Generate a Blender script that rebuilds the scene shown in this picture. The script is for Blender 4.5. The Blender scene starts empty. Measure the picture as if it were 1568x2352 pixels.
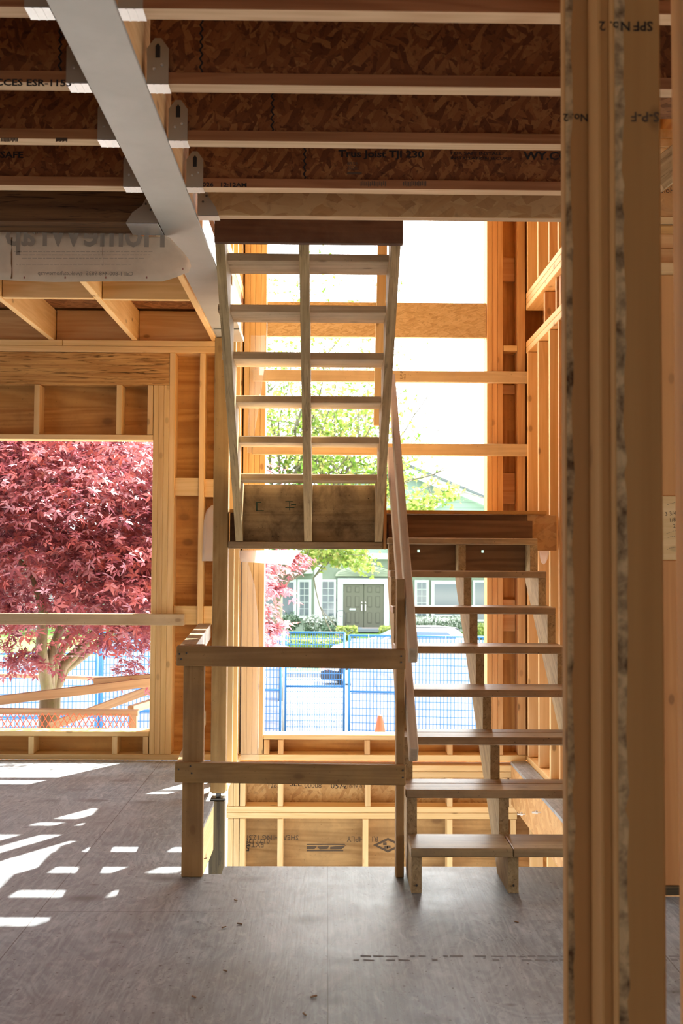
import bpy, bmesh, math, random
import numpy as np
from mathutils import Vector, Matrix
random.seed(7); RNG = np.random.default_rng(7)
sc = bpy.context.scene
COL = sc.collection
R = math.radians

# ---------------------------------------------------------------- camera
F = 2500.0                                   # focal length in pixels of the 1568 x 2352 frame
CAM = Vector((0, 0, 1.431))
PSI, PHI, TH = math.atan(31.4/F), math.atan(104.2/F), .0055
Wv = Vector((math.sin(PSI)*math.cos(PHI), math.cos(PSI)*math.cos(PHI), math.sin(PHI)))
R0 = Vector((math.cos(PSI), -math.sin(PSI), 0)); U0 = R0.cross(Wv)
Rv = R0*math.cos(TH) + U0*math.sin(TH); Uv = U0*math.cos(TH) - R0*math.sin(TH)
cd = bpy.data.cameras.new('camera'); cam = bpy.data.objects.new('camera', cd); COL.objects.link(cam)
cd.sensor_fit = 'VERTICAL'; cd.sensor_height = 36; cd.lens = 36*F/2352
cd.clip_start = .05; cd.clip_end = 500
cd.dof.use_dof = True; cd.dof.focus_distance = 6.0; cd.dof.aperture_fstop = 5.6
mw = Matrix((Rv, Uv, -Wv)).transposed().to_4x4(); mw.translation = CAM
cam.matrix_world = mw
sc.camera = cam

# ---------------------------------------------------------------- light
SUN_AZ = Vector((-.535, -.845, 0)).normalized(); SUN_EL = R(52.9)
wd = bpy.data.worlds.new('world'); sc.world = wd; wd.use_nodes = True
nt = wd.node_tree; bg = nt.nodes['Background']
tc = nt.nodes.new('ShaderNodeTexCoord'); rmp = nt.nodes.new('ShaderNodeValToRGB')
dt = nt.nodes.new('ShaderNodeVectorMath'); dt.operation = 'DOT_PRODUCT'; dt.inputs[1].default_value = (.40, .74, .54)   # the sky is brightest round the sun
mr = nt.nodes.new('ShaderNodeMapRange'); mr.inputs[1].default_value = -.55; mr.inputs[2].default_value = .80
nt.links.new(tc.outputs['Generated'], dt.inputs[0]); nt.links.new(dt.outputs['Value'], mr.inputs[0]); nt.links.new(mr.outputs[0], rmp.inputs[0])
rmp.color_ramp.elements[0].color = (.28, .31, .335, 1); rmp.color_ramp.elements[1].color = (1, 1, 1, 1)
rmp.color_ramp.elements[0].position = 0; rmp.color_ramp.elements[1].position = 1
nt.links.new(rmp.outputs[0], bg.inputs[0]); bg.inputs[1].default_value = 3.6
sl = bpy.data.lights.new('sun', 'SUN'); so = bpy.data.objects.new('sun', sl); COL.objects.link(so)
sl.energy = 9.0; sl.color = (1.0, .96, .90); sl.angle = R(.6)
sd = SUN_AZ*math.cos(SUN_EL) + Vector((0, 0, -math.sin(SUN_EL)))
so.rotation_euler = sd.to_track_quat('-Z', 'Y').to_euler(); so.location = (4, 12, 12)
vs = sc.view_settings; vs.view_transform = 'Standard'; vs.look = 'None'; vs.gamma = 1; vs.use_curve_mapping = False
vs.exposure = 1.5
sc.display_settings.display_device = 'sRGB'
try:
    sc.cycles.max_bounces = 10; sc.cycles.diffuse_bounces = 6; sc.cycles.transparent_max_bounces = 16
    sc.cycles.sample_clamp_indirect = 6; sc.cycles.use_denoising = True
except Exception: pass

# ---------------------------------------------------------------- helpers
def at(px, py, Y):
    d = Wv + Rv*((px-784)/F) - Uv*((py-1176)/F)
    return CAM + d*(Y/d.y)
def X(px, Y, py=1280): return at(px, py, Y).x
def Z(py, Y, px=752): return at(px, py, Y).z

def tag(o, label=None, cat=None, group=None, kind=None):
    if label: o['label'] = label
    if cat: o['category'] = cat
    if group: o['group'] = group
    if kind: o['kind'] = kind
    return o
def thing(name, label=None, cat=None, loc=(0, 0, 0), group=None, kind=None):
    o = bpy.data.objects.new(name, None); COL.objects.link(o); o.location = loc; o.empty_display_size = .1
    return tag(o, label, cat, group, kind)

def put(name, bm, mat, parent=None, grain=None, smooth=False, rand=True, gdir=None):
    """link a bmesh (world coordinates) as one object; 'gc' holds board coordinates with the grain along x"""
    lay = bm.verts.layers.float_vector.get('gc')
    if lay is None and gdir is not None:
        lay = bm.verts.layers.float_vector.new('gc'); gd = Vector(gdir).normalized(); gt_ = gd.cross(Vector((1, 0, 0))); off = Vector((random.uniform(0, 40), random.uniform(0, 40), random.uniform(0, 40)))
        for v in bm.verts: v[lay] = Vector((v.co.dot(gd), v.co.dot(gt_), v.co.x)) + off
    if lay is None:
        lay = bm.verts.layers.float_vector.new('gc')
        cs = np.array([v.co for v in bm.verts]); ext = cs.max(0)-cs.min(0)
        g = {'X': 0, 'Y': 1, 'Z': 2}[grain] if grain else int(np.argmax(ext))
        rest = [i for i in range(3) if i != g]
        if ext[rest[0]] < ext[rest[1]]: rest.reverse()
        off = Vector((random.uniform(0, 40), random.uniform(0, 40), random.uniform(0, 40))) if rand else Vector()
        for v in bm.verts: v[lay] = Vector((v.co[g], v.co[rest[0]], v.co[rest[1]])) + off
    me = bpy.data.meshes.new(name)
    o = bpy.data.objects.new(name, me); COL.objects.link(o)
    if parent is not None:
        o.parent = parent; base = Vector(parent.location)
        p = parent.parent
        while p is not None: base += Vector(p.location); p = p.parent
    else:
        cs = np.array([v.co for v in bm.verts]); lo = cs.min(0); hi = cs.max(0)
        base = Vector(((lo[0]+hi[0])/2, (lo[1]+hi[1])/2, lo[2])); o.location = base
    for v in bm.verts: v.co -= base
    bm.normal_update()
    if smooth:
        for f_ in bm.faces: f_.smooth = True
    bm.to_mesh(me); bm.free()
    if mat is not None: me.materials.append(mat)
    return o

def cube_into(bm, a, b, bev=.0025):
    (x0, y0, z0), (x1, y1, z1) = a, b
    vs_ = [bm.verts.new(p) for p in ((x0,y0,z0),(x1,y0,z0),(x1,y1,z0),(x0,y1,z0),(x0,y0,z1),(x1,y0,z1),(x1,y1,z1),(x0,y1,z1))]
    fs = [bm.faces.new([vs_[i] for i in q]) for q in ((0,3,2,1),(4,5,6,7),(0,1,5,4),(1,2,6,5),(2,3,7,6),(3,0,4,7))]
    if bev:
        es = set(e for f_ in fs for e in f_.edges)
        bmesh.ops.bevel(bm, geom=list(es), offset=bev, segments=1, affect='EDGES')
def box(name, x0, x1, y0, y1, z0, z1, mat, parent=None, grain=None, bev=.0025, rand=True):
    bm = bmesh.new(); cube_into(bm, (min(x0,x1), min(y0,y1), min(z0,z1)), (max(x0,x1), max(y0,y1), max(z0,z1)), bev)
    return put(name, bm, mat, parent, grain, rand=rand)
def board_bm(p0, p1, w, h, side=None, bev=.0025, bm=None):
    """board from p0 to p1, w wide along 'side' (horizontal by default), h across the third axis"""
    p0, p1 = Vector(p0), Vector(p1); ax = (p1-p0).normalized()
    s = Vector(side) if side else ax.cross(Vector((0, 0, 1)))
    s = (s - ax*s.dot(ax)).normalized(); t = s.cross(ax).normalized(); L = (p1-p0).length
    new = bm is None
    if new: bm = bmesh.new()
    b2 = bmesh.new(); cube_into(b2, (0, -w/2, -h/2), (L, w/2, h/2), bev)
    lay = b2.verts.layers.float_vector.new('gc'); off = Vector((random.uniform(0, 40), random.uniform(0, 40), random.uniform(0, 40)))
    for v in b2.verts: v[lay] = v.co + off
    M = Matrix((ax, s, t)).transposed().to_4x4(); M.translation = p0
    bmesh.ops.transform(b2, matrix=M, verts=b2.verts)
    if new: return b2
    me = bpy.data.meshes.new('t'); b2.to_mesh(me); b2.free(); bm.from_mesh(me); bpy.data.meshes.remove(me); return bm
def board(name, p0, p1, w, h, mat, parent=None, side=None, bev=.0025):
    return put(name, board_bm(p0, p1, w, h, side, bev), mat, parent)
def prism_bm(poly, axis, a, b, bev=0):
    """extrude a polygon; axis 'X': poly=(y,z), 'Y': poly=(x,z), 'Z': poly=(x,y)"""
    mk = {'X': lambda p, t: (t, p[0], p[1]), 'Y': lambda p, t: (p[0], t, p[1]), 'Z': lambda p, t: (p[0], p[1], t)}[axis]
    bm = bmesh.new(); v0 = [bm.verts.new(mk(p, a)) for p in poly]; v1 = [bm.verts.new(mk(p, b)) for p in poly]; n = len(poly)
    bm.faces.new(v0); bm.faces.new(v1[::-1])
    for i in range(n): bm.faces.new((v0[i], v1[i], v1[(i+1) % n], v0[(i+1) % n]))
    bmesh.ops.recalc_face_normals(bm, faces=bm.faces)
    if bev: bmesh.ops.bevel(bm, geom=list(bm.edges), offset=bev, segments=1, affect='EDGES')
    return bm
def prism(name, poly, axis, a, b, mat, parent=None, grain=None, bev=0, rand=True):
    return put(name, prism_bm(poly, axis, a, b, bev), mat, parent, grain, rand=rand)
def tube_into(bm, pts, rad, n=8, cap=True):
    pts = [Vector(p) for p in pts]; rads = rad if isinstance(rad, (list, tuple)) else [rad]*len(pts)
    rings = []
    ref = Vector((0, 0, 1)) if abs((pts[-1]-pts[0]).normalized().z) < .9 else Vector((1, 0, 0))
    for i, p in enumerate(pts):
        d = (pts[min(i+1, len(pts)-1)] - pts[max(i-1, 0)]).normalized()
        s = d.cross(ref).normalized(); t = s.cross(d)
        rings.append([bm.verts.new(p + (s*math.cos(2*math.pi*k/n) + t*math.sin(2*math.pi*k/n))*rads[i]) for k in range(n)])
    for a, b in zip(rings, rings[1:]):
        for k in range(n): bm.faces.new((a[k], a[(k+1) % n], b[(k+1) % n], b[k]))
    if cap and n > 2: bm.faces.new(rings[0][::-1]); bm.faces.new(rings[-1])
def tube(name, pts, rad, mat, parent=None, n=8, smooth=True):
    bm = bmesh.new(); tube_into(bm, pts, rad, n); return put(name, bm, mat, parent, smooth=smooth)
def lathe_bm(prof, c, n=20):
    bm = bmesh.new(); rings = []
    for r_, z_ in prof: rings.append([bm.verts.new((c[0]+r_*math.cos(2*math.pi*k/n), c[1]+r_*math.sin(2*math.pi*k/n), c[2]+z_)) for k in range(n)])
    for a, b in zip(rings, rings[1:]):
        for k in range(n): bm.faces.new((a[k], a[(k+1) % n], b[(k+1) % n], b[k]))
    bm.faces.new(rings[0][::-1]); bm.faces.new(rings[-1]); return bm
def text(name, s, origin, ux, uz, size, mat, parent, bold=0.0, align='LEFT', squash=1.0):
    """flat ink lettering: origin is the baseline start, ux reading direction, uz up direction of the letters"""
    cu = bpy.data.curves.new('t', 'FONT'); cu.body = s; cu.size = size; cu.align_x = align; cu.offset = bold*size; cu.resolution_u = 2
    to = bpy.data.objects.new('t', cu); COL.objects.link(to)
    dg = bpy.context.evaluated_depsgraph_get(); dg.update()
    me = bpy.data.meshes.new_from_object(to.evaluated_get(dg)); bpy.data.objects.remove(to); bpy.data.curves.remove(cu)
    bm = bmesh.new(); bm.from_mesh(me); bpy.data.meshes.remove(me)
    ux, uz, o = Vector(ux).normalized(), Vector(uz).normalized(), Vector(origin)
    for v in bm.verts: v.co = o + ux*v.co.x*squash + uz*v.co.y
    return put(name, bm, mat, parent)
# ---------------------------------------------------------------- materials
def newmat(name):
    m = bpy.data.materials.new(name); m.use_nodes = True; nt = m.node_tree
    for n in list(nt.nodes): nt.nodes.remove(n)
    out = nt.nodes.new('ShaderNodeOutputMaterial'); b = nt.nodes.new('ShaderNodeBsdfPrincipled'); nt.links.new(b.outputs[0], out.inputs[0])
    return m, nt, b, out
class NB:
    def __init__(s, nt): s.nt = nt
    def n(s, t, **kw):
        o = s.nt.nodes.new(t)
        for k, v in kw.items(): setattr(o, k, v)
        return o
    def link(s, a, b): s.nt.links.new(a, b)
    def val(s, sock, v):
        if hasattr(v, 'is_output') or isinstance(v, bpy.types.NodeSocket): s.link(v, sock)
        else: sock.default_value = v
    def math(s, op, a, b=0.0, clamp=False):
        o = s.n('ShaderNodeMath', operation=op, use_clamp=clamp); s.val(o.inputs[0], a); s.val(o.inputs[1], b); return o.outputs[0]
    def vmul(s, v, sc_):
        o = s.n('ShaderNodeVectorMath', operation='MULTIPLY'); s.link(v, o.inputs[0]); o.inputs[1].default_value = sc_; return o.outputs[0]
    def vadd(s, v, w):
        o = s.n('ShaderNodeVectorMath', operation='ADD'); s.link(v, o.inputs[0]); s.val(o.inputs[1], w); return o.outputs[0]
    def noise(s, v, scale=1, detail=4, rough=.55, dist=0):
        o = s.n('ShaderNodeTexNoise'); s.link(v, o.inputs['Vector']); o.inputs['Scale'].default_value = scale
        o.inputs['Detail'].default_value = detail; o.inputs['Roughness'].default_value = rough; o.inputs['Distortion'].default_value = dist; return o.outputs['Fac']
    def ramp(s, f, stops):
        o = s.n('ShaderNodeValToRGB'); s.link(f, o.inputs[0]); e = o.color_ramp.elements
        while len(e) > 1: e.remove(e[0])
        for i, (p, c) in enumerate(stops):
            el = e[0] if i == 0 else e.new(p)
            el.position = p; el.color = (*c, 1) if len(c) == 3 else c
        return o.outputs[0]
    def fr(s, f, a, b):
        o = s.n('ShaderNodeMapRange'); s.link(f, o.inputs[0]); o.inputs[1].default_value = a; o.inputs[2].default_value = b; o.clamp = True; return o.outputs[0]
    def mix(s, f, a, b, mode='MIX'):
        o = s.n('ShaderNodeMix', data_type='RGBA', blend_type=mode); s.val(o.inputs[0], f)
        s.val(o.inputs[6], (*a, 1) if isinstance(a, tuple) else a); s.val(o.inputs[7], (*b, 1) if isinstance(b, tuple) else b); return o.outputs[2]
    def gc(s):
        return s.n('ShaderNodeAttribute', attribute_name='gc').outputs['Vector']
    def bump(s, b, h, strength=.3, dist=.002):
        o = s.n('ShaderNodeBump'); o.inputs['Strength'].default_value = strength; o.inputs['Distance'].default_value = dist
        s.link(h, o.inputs['Height']); s.link(o.outputs[0], b.inputs['Normal'])

def wood(name, light, dark, knots=.35, knotcol=(.13, .06, .025), dirt=None, rough=.72, contour=0.0, gs=1.0, vary=.16, streak=0.0, knotscale=(4.5, 8, 8)):
    m, nt, b, out = newmat(name); q = NB(nt); v = q.gc()
    g1 = q.noise(q.vmul(v, (1.1*gs, 34*gs, 34*gs)), 1, 5, .6, .4)
    ring = q.noise(q.vmul(v, (.45*gs, 6*gs, 6*gs)), 1, 3, .5, .8)
    s1 = q.math('SINE', q.math('MULTIPLY', ring, 46.0)); s1 = q.fr(s1, -1, 1)
    f = q.math('ADD', q.math('MULTIPLY', g1, .75), q.math('MULTIPLY', s1, .18+contour), True)
    col = q.ramp(f, [(.22, dark), (.72, light)])
    if streak:
        st = q.noise(q.vmul(v, (4.5, 75, 75)), 1, 3, .7, .9); col = q.mix(q.math('MULTIPLY', q.fr(st, .54, .66), streak), col, tuple(c*.28 for c in dark))
    if knots:
        kx = q.n('ShaderNodeSeparateXYZ'); q.link(q.vmul(v, knotscale), kx.inputs[0]); kc = q.n('ShaderNodeCombineXYZ'); q.link(kx.outputs[0], kc.inputs[0]); q.link(q.math('ADD', kx.outputs[1], kx.outputs[2]), kc.inputs[1])
        vo = q.n('ShaderNodeTexVoronoi', voronoi_dimensions='2D'); q.link(kc.outputs[0], vo.inputs['Vector']); vo.inputs['Scale'].default_value = 1
        sepc = q.n('ShaderNodeSeparateColor'); q.link(vo.outputs['Color'], sepc.inputs[0])
        keep = q.math('MULTIPLY', q.math('LESS_THAN', sepc.outputs[0], knots*.75), q.math('ADD', .35, q.math('MULTIPLY', sepc.outputs[1], .65)))
        halo = q.math('MULTIPLY', q.fr(vo.outputs['Distance'], .30, .10), keep)
        core = q.math('MULTIPLY', q.fr(vo.outputs['Distance'], .13, .07), keep)
        col = q.mix(q.math('MULTIPLY', halo, .45), col, dark); col = q.mix(q.math('MULTIPLY', core, .62), col, knotcol)
    if dirt:
        dcol, amt = dirt
        d1 = q.noise(v, 5.5, 6, .65, .3); d2 = q.noise(v, 60, 3, .6)
        col = q.mix(q.math('MULTIPLY', q.fr(d1, .42, .68), amt), col, dcol)
        col = q.mix(q.math('MULTIPLY', q.fr(d2, .66, .74), min(1, amt*1.3)), col, tuple(c*.25 for c in dcol))
    oi = q.n('ShaderNodeObjectInfo'); hs = q.n('ShaderNodeHueSaturation'); q.link(col, hs.inputs['Color'])
    q.link(q.math('ADD', 1-vary/2, q.math('MULTIPLY', oi.outputs['Random'], vary)), hs.inputs['Value'])
    q.link(q.math('ADD', .497, q.math('MULTIPLY', q.math('FRACT', q.math('MULTIPLY', oi.outputs['Random'], 7.31)), .006)), hs.inputs['Hue'])
    q.link(hs.outputs[0], b.inputs['Base Color']); b.inputs['Roughness'].default_value = rough; b.inputs['Specular IOR Level'].default_value = .3
    q.bump(b, g1, .25, .0015)
    return m
def strands(name, cols, scale=1.0, aspect=5.0, rough=.7, contrast=1.0, axis_bias=None):
    """oriented strand look: two layers of long cells turned against each other"""
    m, nt, b, out = newmat(name); q = NB(nt); v = q.gc()
    warp = q.n('ShaderNodeTexNoise'); q.link(v, warp.inputs['Vector']); warp.inputs['Scale'].default_value = 7*scale; warp.inputs['Detail'].default_value = 3
    v = q.vadd(v, q.vmul(q.vadd(warp.outputs['Color'], (-.5, -.5, -.5)), (.035/scale,)*3))
    angs = axis_bias or (.35, 1.25, 2.3)
    lay = []
    for i, a in enumerate(angs):
        mp = q.n('ShaderNodeMapping'); q.link(v, mp.inputs['Vector']); mp.inputs['Rotation'].default_value = (.3*i, .2, a)
        mp.inputs['Scale'].default_value = (1, 1, 1)
        sc_ = q.vmul(mp.outputs[0], (11*scale, 11*scale*aspect, 26*scale))
        vo = q.n('ShaderNodeTexVoronoi'); q.link(sc_, vo.inputs['Vector']); vo.inputs['Scale'].default_value = 1; vo.inputs['Randomness'].default_value = 1
        sepc = q.n('ShaderNodeSeparateColor'); q.link(vo.outputs['Color'], sepc.inputs[0])
        fib = q.noise(q.vmul(mp.outputs[0], (10*scale, 150*scale, 60)), 1, 3, .6)
        lay.append((sepc.outputs[0], sepc.outputs[1], fib))
    val = q.math('ADD', q.math('MULTIPLY', lay[0][0], .8), q.math('MULTIPLY', lay[0][2], .25))
    for l in lay[1:]:
        val2 = q.math('ADD', q.math('MULTIPLY', l[0], .8), q.math('MULTIPLY', l[2], .25))
        mx = q.n('ShaderNodeMix', data_type='FLOAT'); q.link(q.math('GREATER_THAN', l[1], .55), mx.inputs[0]); q.link(val, mx.inputs[2]); q.link(val2, mx.inputs[3]); val = mx.outputs[0]
    n_ = len(cols); col = q.ramp(val, [(.08+.84*i/(n_-1), c) for i, c in enumerate(cols)])
    dk = q.noise(v, 38*scale, 4, .6, .6); col = q.mix(q.math('MULTIPLY', q.fr(dk, .56, .70), .7*contrast), col, tuple(c*.35 for c in cols[0]))
    q.link(col, b.inputs['Base Color']); b.inputs['Roughness'].default_value = rough; b.inputs['Specular IOR Level'].default_value = .3
    q.bump(b, val, .3, .0015)
    return m
def plain(name, col, rough=.6, metal=0.0, spec=.4, noise=0.0, nscale=6.0, ncol=None, emis=None):
    m, nt, b, out = newmat(name); q = NB(nt)
    b.inputs['Roughness'].default_value = rough; b.inputs['Metallic'].default_value = metal; b.inputs['Specular IOR Level'].default_value = spec
    if noise:
        f = q.noise(q.gc(), nscale, 5, .6, .3); c = q.mix(q.math('MULTIPLY', q.fr(f, .4, .7), noise), col, ncol or tuple(x*.5 for x in col)); q.link(c, b.inputs['Base Color'])
    else: b.inputs['Base Color'].default_value = (*col, 1)
    return m
def leafmat(name, cols, trans=.45, rough=.42):
    m, nt, b, out = newmat(name); q = NB(nt)
    a = q.n('ShaderNodeAttribute', attribute_name='lv').outputs['Fac']
    n_ = len(cols); col = q.ramp(a, [(i/(n_-1), c) for i, c in enumerate(cols)])
    q.link(col, b.inputs['Base Color']); b.inputs['Roughness'].default_value = rough; b.inputs['Specular IOR Level'].default_value = .5
    tr = q.n('ShaderNodeBsdfTranslucent'); q.link(col, tr.inputs[0]); mx = q.n('ShaderNodeMixShader'); mx.inputs[0].default_value = trans
    q.link(b.outputs[0], mx.inputs[1]); q.link(tr.outputs[0], mx.inputs[2]); q.link(mx.outputs[0], out.inputs[0]); return m
def sheet(name, col, clear=.5, rough=.25):
    m, nt, b, out = newmat(name); q = NB(nt)
    b.inputs['Base Color'].default_value = (*col, 1); b.inputs['Roughness'].default_value = rough
    tl = q.n('ShaderNodeBsdfTranslucent'); tl.inputs[0].default_value = (*col, 1)
    m1 = q.n('ShaderNodeMixShader'); m1.inputs[0].default_value = .5; q.link(b.outputs[0], m1.inputs[1]); q.link(tl.outputs[0], m1.inputs[2])
    tp = q.n('ShaderNodeBsdfTransparent'); m2 = q.n('ShaderNodeMixShader'); m2.inputs[0].default_value = clear
    q.link(m1.outputs[0], m2.inputs[1]); q.link(tp.outputs[0], m2.inputs[2]); q.link(m2.outputs[0], out.inputs[0]); return m

FRESH = wood('fresh_lumber', (.84, .61, .315), (.68, .45, .19), knots=.22, vary=.18)
FIR = wood('orange_lumber', (.74, .465, .215), (.56, .29, .105), knots=.22, vary=.16)
STAIR = wood('worn_stair_lumber', (.54, .385, .20), (.32, .205, .095), knots=.2, dirt=((.20, .14, .09), .5), vary=.2, rough=.42)
RAIL = wood('railing_lumber', (.46, .275, .105), (.30, .165, .055), knots=.3, dirt=((.16, .10, .06), .35), vary=.12)
STRINGER = wood('stringer_strand_lumber', (.56, .42, .22), (.34, .23, .10), knots=0, dirt=((.18, .12, .07), .3), streak=.55, gs=1.6, vary=.12)
TIMBER = wood('timber_post_wood', (.52, .34, .14), (.34, .19, .065), knots=.3, dirt=((.22, .13, .06), .35))
OLDPOST = wood('weathered_post_wood', (.13, .09, .04), (.05, .034, .016), knots=.1, streak=.6, dirt=((.07, .05, .03), .4))
DARKW = wood('dark_stained_lumber', (.14, .065, .032), (.07, .03, .015), knots=.15, dirt=((.26, .17, .11), .22))
PLYWALL = wood('sheathing_plywood', (.64, .34, .10), (.42, .18, .045), knots=.26, contour=.16, gs=.7, dirt=((.24, .11, .04), .3), knotscale=(2.6, 4.2, 4.2), vary=.1)
PLYDK = wood('dirty_plywood', (.44, .31, .16), (.25, .16, .075), knots=.1, contour=.06, gs=.7, dirt=((.09, .055, .028), .95))
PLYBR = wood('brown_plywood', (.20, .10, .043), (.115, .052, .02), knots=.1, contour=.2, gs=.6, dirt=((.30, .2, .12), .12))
PLYBASE = wood('basement_plywood', (.50, .30, .12), (.30, .16, .055), knots=.26, contour=.12, gs=.7, dirt=((.16, .09, .035), .4), knotscale=(2.6, 4.2, 4.2))
PARALLAM = wood('parallel_strand_lumber', (.66, .40, .14), (.40, .19, .05), knots=0, streak=1.0, gs=1.5, contour=.1)
LVLM = wood('laminated_veneer', (.24, .115, .04), (.10, .042, .014), knots=0, streak=.85, gs=1.1)
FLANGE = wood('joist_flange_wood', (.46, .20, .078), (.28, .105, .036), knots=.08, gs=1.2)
FLANGEB = wood('lit_underside_wood', (.74, .52, .30), (.54, .33, .17), knots=.08, gs=1.2)  # paler copy of the wood for downward faces, bounced light put into the colour
POSTNEAR = wood('near_stud_lumber', (.60, .335, .12), (.49, .255, .085), knots=.12, vary=.1, contour=-.14, gs=.6)
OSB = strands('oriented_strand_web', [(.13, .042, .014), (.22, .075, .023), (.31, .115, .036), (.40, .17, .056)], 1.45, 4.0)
LSL = strands('strand_lumber', [(.42, .22, .085), (.54, .31, .125), (.60, .37, .16), (.48, .25, .09)], .55, 4.0, contrast=.4, axis_bias=(.1, .5, -.5))
LSLB = strands('strand_band', [(.46, .31, .15), (.58, .42, .22), (.66, .50, .28), (.52, .36, .18)], 1.6, 6.0, contrast=.5, axis_bias=(.05, .3, -.3))
OSBB = strands('basement_strand_board', [(.45, .25, .09), (.58, .36, .14), (.66, .44, .19), (.5, .29, .1)], .8, 5.0, contrast=.5)
TREADU = wood('lightened_tread_lumber', (.72, .56, .36), (.50, .37, .22), knots=.2, dirt=((.26, .19, .12), .3))  # upper treads: paler colour stands in for light on their undersides
GUARD = wood('guard_board_lumber', (.66, .53, .34), (.50, .375, .22), knots=.2, dirt=((.34, .26, .17), .3), vary=.1)
HANDR = wood('handrail_lumber', (.66, .52, .36), (.50, .37, .24), knots=.25, dirt=((.3, .22, .15), .3))
PANEL = wood('orange_panel', (.66, .33, .115), (.54, .24, .075), knots=.3, gs=.6)
STEEL = plain('painted_steel', (.44, .43, .385), .42, .25, .5, .35, 5, (.30, .29, .25))
GALV = plain('galvanised_steel', (.68, .70, .70), .34, .9, .5, .3, 30, (.5, .52, .53))
GALVD = plain('hanger_flange_steel', (.42, .36, .27), .5, .5, .4)
NAILM = plain('nail_steel', (.10, .09, .08), .4, .8)
INK = plain('black_ink', (.025, .02, .018), .8); INKF = plain('faded_ink', (.13, .085, .055), .9); INKG = plain('grey_ink', (.30, .27, .26), .9)
WRAP = plain('house_wrap', (.80, .63, .44), .6, 0, .3, .6, 9, (.62, .47, .32))
PLASTIC = sheet('clear_plastic', (.9, .86, .82), .84); PLASTW = sheet('milky_plastic', (.85, .78, .72), .3)
# floor material: weathered grey plywood with sheet seams
def floor_mat():
    m, nt, b, out = newmat('grey_subfloor_plywood'); q = NB(nt); v = q.gc()
    sx = q.n('ShaderNodeSeparateXYZ'); q.link(v, sx.inputs[0]); yy, xx = sx.outputs[0], sx.outputs[1]
    g1 = q.noise(q.vmul(v, (3, 70, 1)), 1, 5, .6, .6)
    ring = q.noise(q.vmul(v, (1.3, 3.6, 1)), 1, 4, .5, 1.1)
    s1 = q.fr(q.math('SINE', q.math('MULTIPLY', ring, 70)), -1, 1)
    big = q.noise(v, 1.3, 5, .6, .4); mid = q.noise(v, 6, 5, .65, .5)
    f = q.math('ADD', q.math('MULTIPLY', g1, .36), q.math('ADD', q.math('MULTIPLY', big, .30), q.math('MULTIPLY', q.math('ADD', mid, q.math('MULTIPLY', s1, .22)), .36)))
    col = q.ramp(f, [(.34, (.10, .117, .124)), (.52, (.215, .247, .264)), (.70, (.38, .42, .445))])
    wh = q.noise(q.vmul(v, (7, 16, 1)), 1, 6, .75, 1.5); col = q.mix(q.math('MULTIPLY', q.fr(wh, .52, .66), .45), col, (.55, .56, .57))
    br = q.noise(v, .9, 3); col = q.mix(q.math('MULTIPLY', q.fr(br, .40, .80), .45), col, (.30, .255, .205))
    for sc_, th, w_ in (((2.3, 1.5, 1), .26, .85), ((5.5, 4.0, 1), .16, .7)):
        vo = q.n('ShaderNodeTexVoronoi'); q.link(q.vmul(v, (sc_[0]*1.7, sc_[1]*1.5, 1)), vo.inputs['Vector']); vo.inputs['Scale'].default_value = 1
        se = q.n('ShaderNodeSeparateColor'); q.link(vo.outputs['Color'], se.inputs[0])
        k = q.math('MULTIPLY', q.fr(vo.outputs['Distance'], th, th*.25), q.math('LESS_THAN', se.outputs[0], .5))
        col = q.mix(q.math('MULTIPLY', k, w_), col, (.085, .075, .062))
    spk = q.noise(v, 55, 2, .5); col = q.mix(q.math('MULTIPLY', q.fr(spk, .66, .71), .8), col, (.07, .055, .04))
    def line(c, p, w=.0022): return q.math('LESS_THAN', q.math('ABSOLUTE', q.math('SUBTRACT', c, p)), w)
    def lt(c, p): return q.math('LESS_THAN', c, p)
    def gt(c, p): return q.math('GREATER_THAN', c, p)
    def mul(a, b_): return q.math('MULTIPLY', a, b_)
    L = [line(xx, .009), line(xx, -1.152), line(xx, -2.372), line(xx, 1.229), mul(line(yy, 5.94), lt(xx, -1.152)), mul(line(yy, 3.5), lt(xx, -1.152))]
    L += [mul(line(yy, 6.93), mul(gt(xx, -1.152), lt(xx, .009))), mul(line(yy, 4.46), mul(gt(xx, -1.152), lt(xx, .009))), mul(line(yy, 2.2), gt(xx, .009))]
    t = L[0]
    for l in L[1:]: t = q.math('MAXIMUM', t, l)
    col = q.mix(mul(t, .8), col, (.06, .045, .03))
    q.link(col, b.inputs['Base Color']); b.inputs['Specular IOR Level'].default_value = .45
    b.inputs['Roughness'].default_value = .5
    q.link(q.math('ADD', .33, q.math('MULTIPLY', mid, .25)), b.inputs['Roughness'])
    q.bump(b, q.math('ADD', g1, q.math('MULTIPLY', s1, .15)), .3, .002); return m
FLOORM = floor_mat()

D = .14
YW = 7.73                                   # inner face of the front wall
XR = 1.413                                  # inner face of the stairwell's right wall
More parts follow.
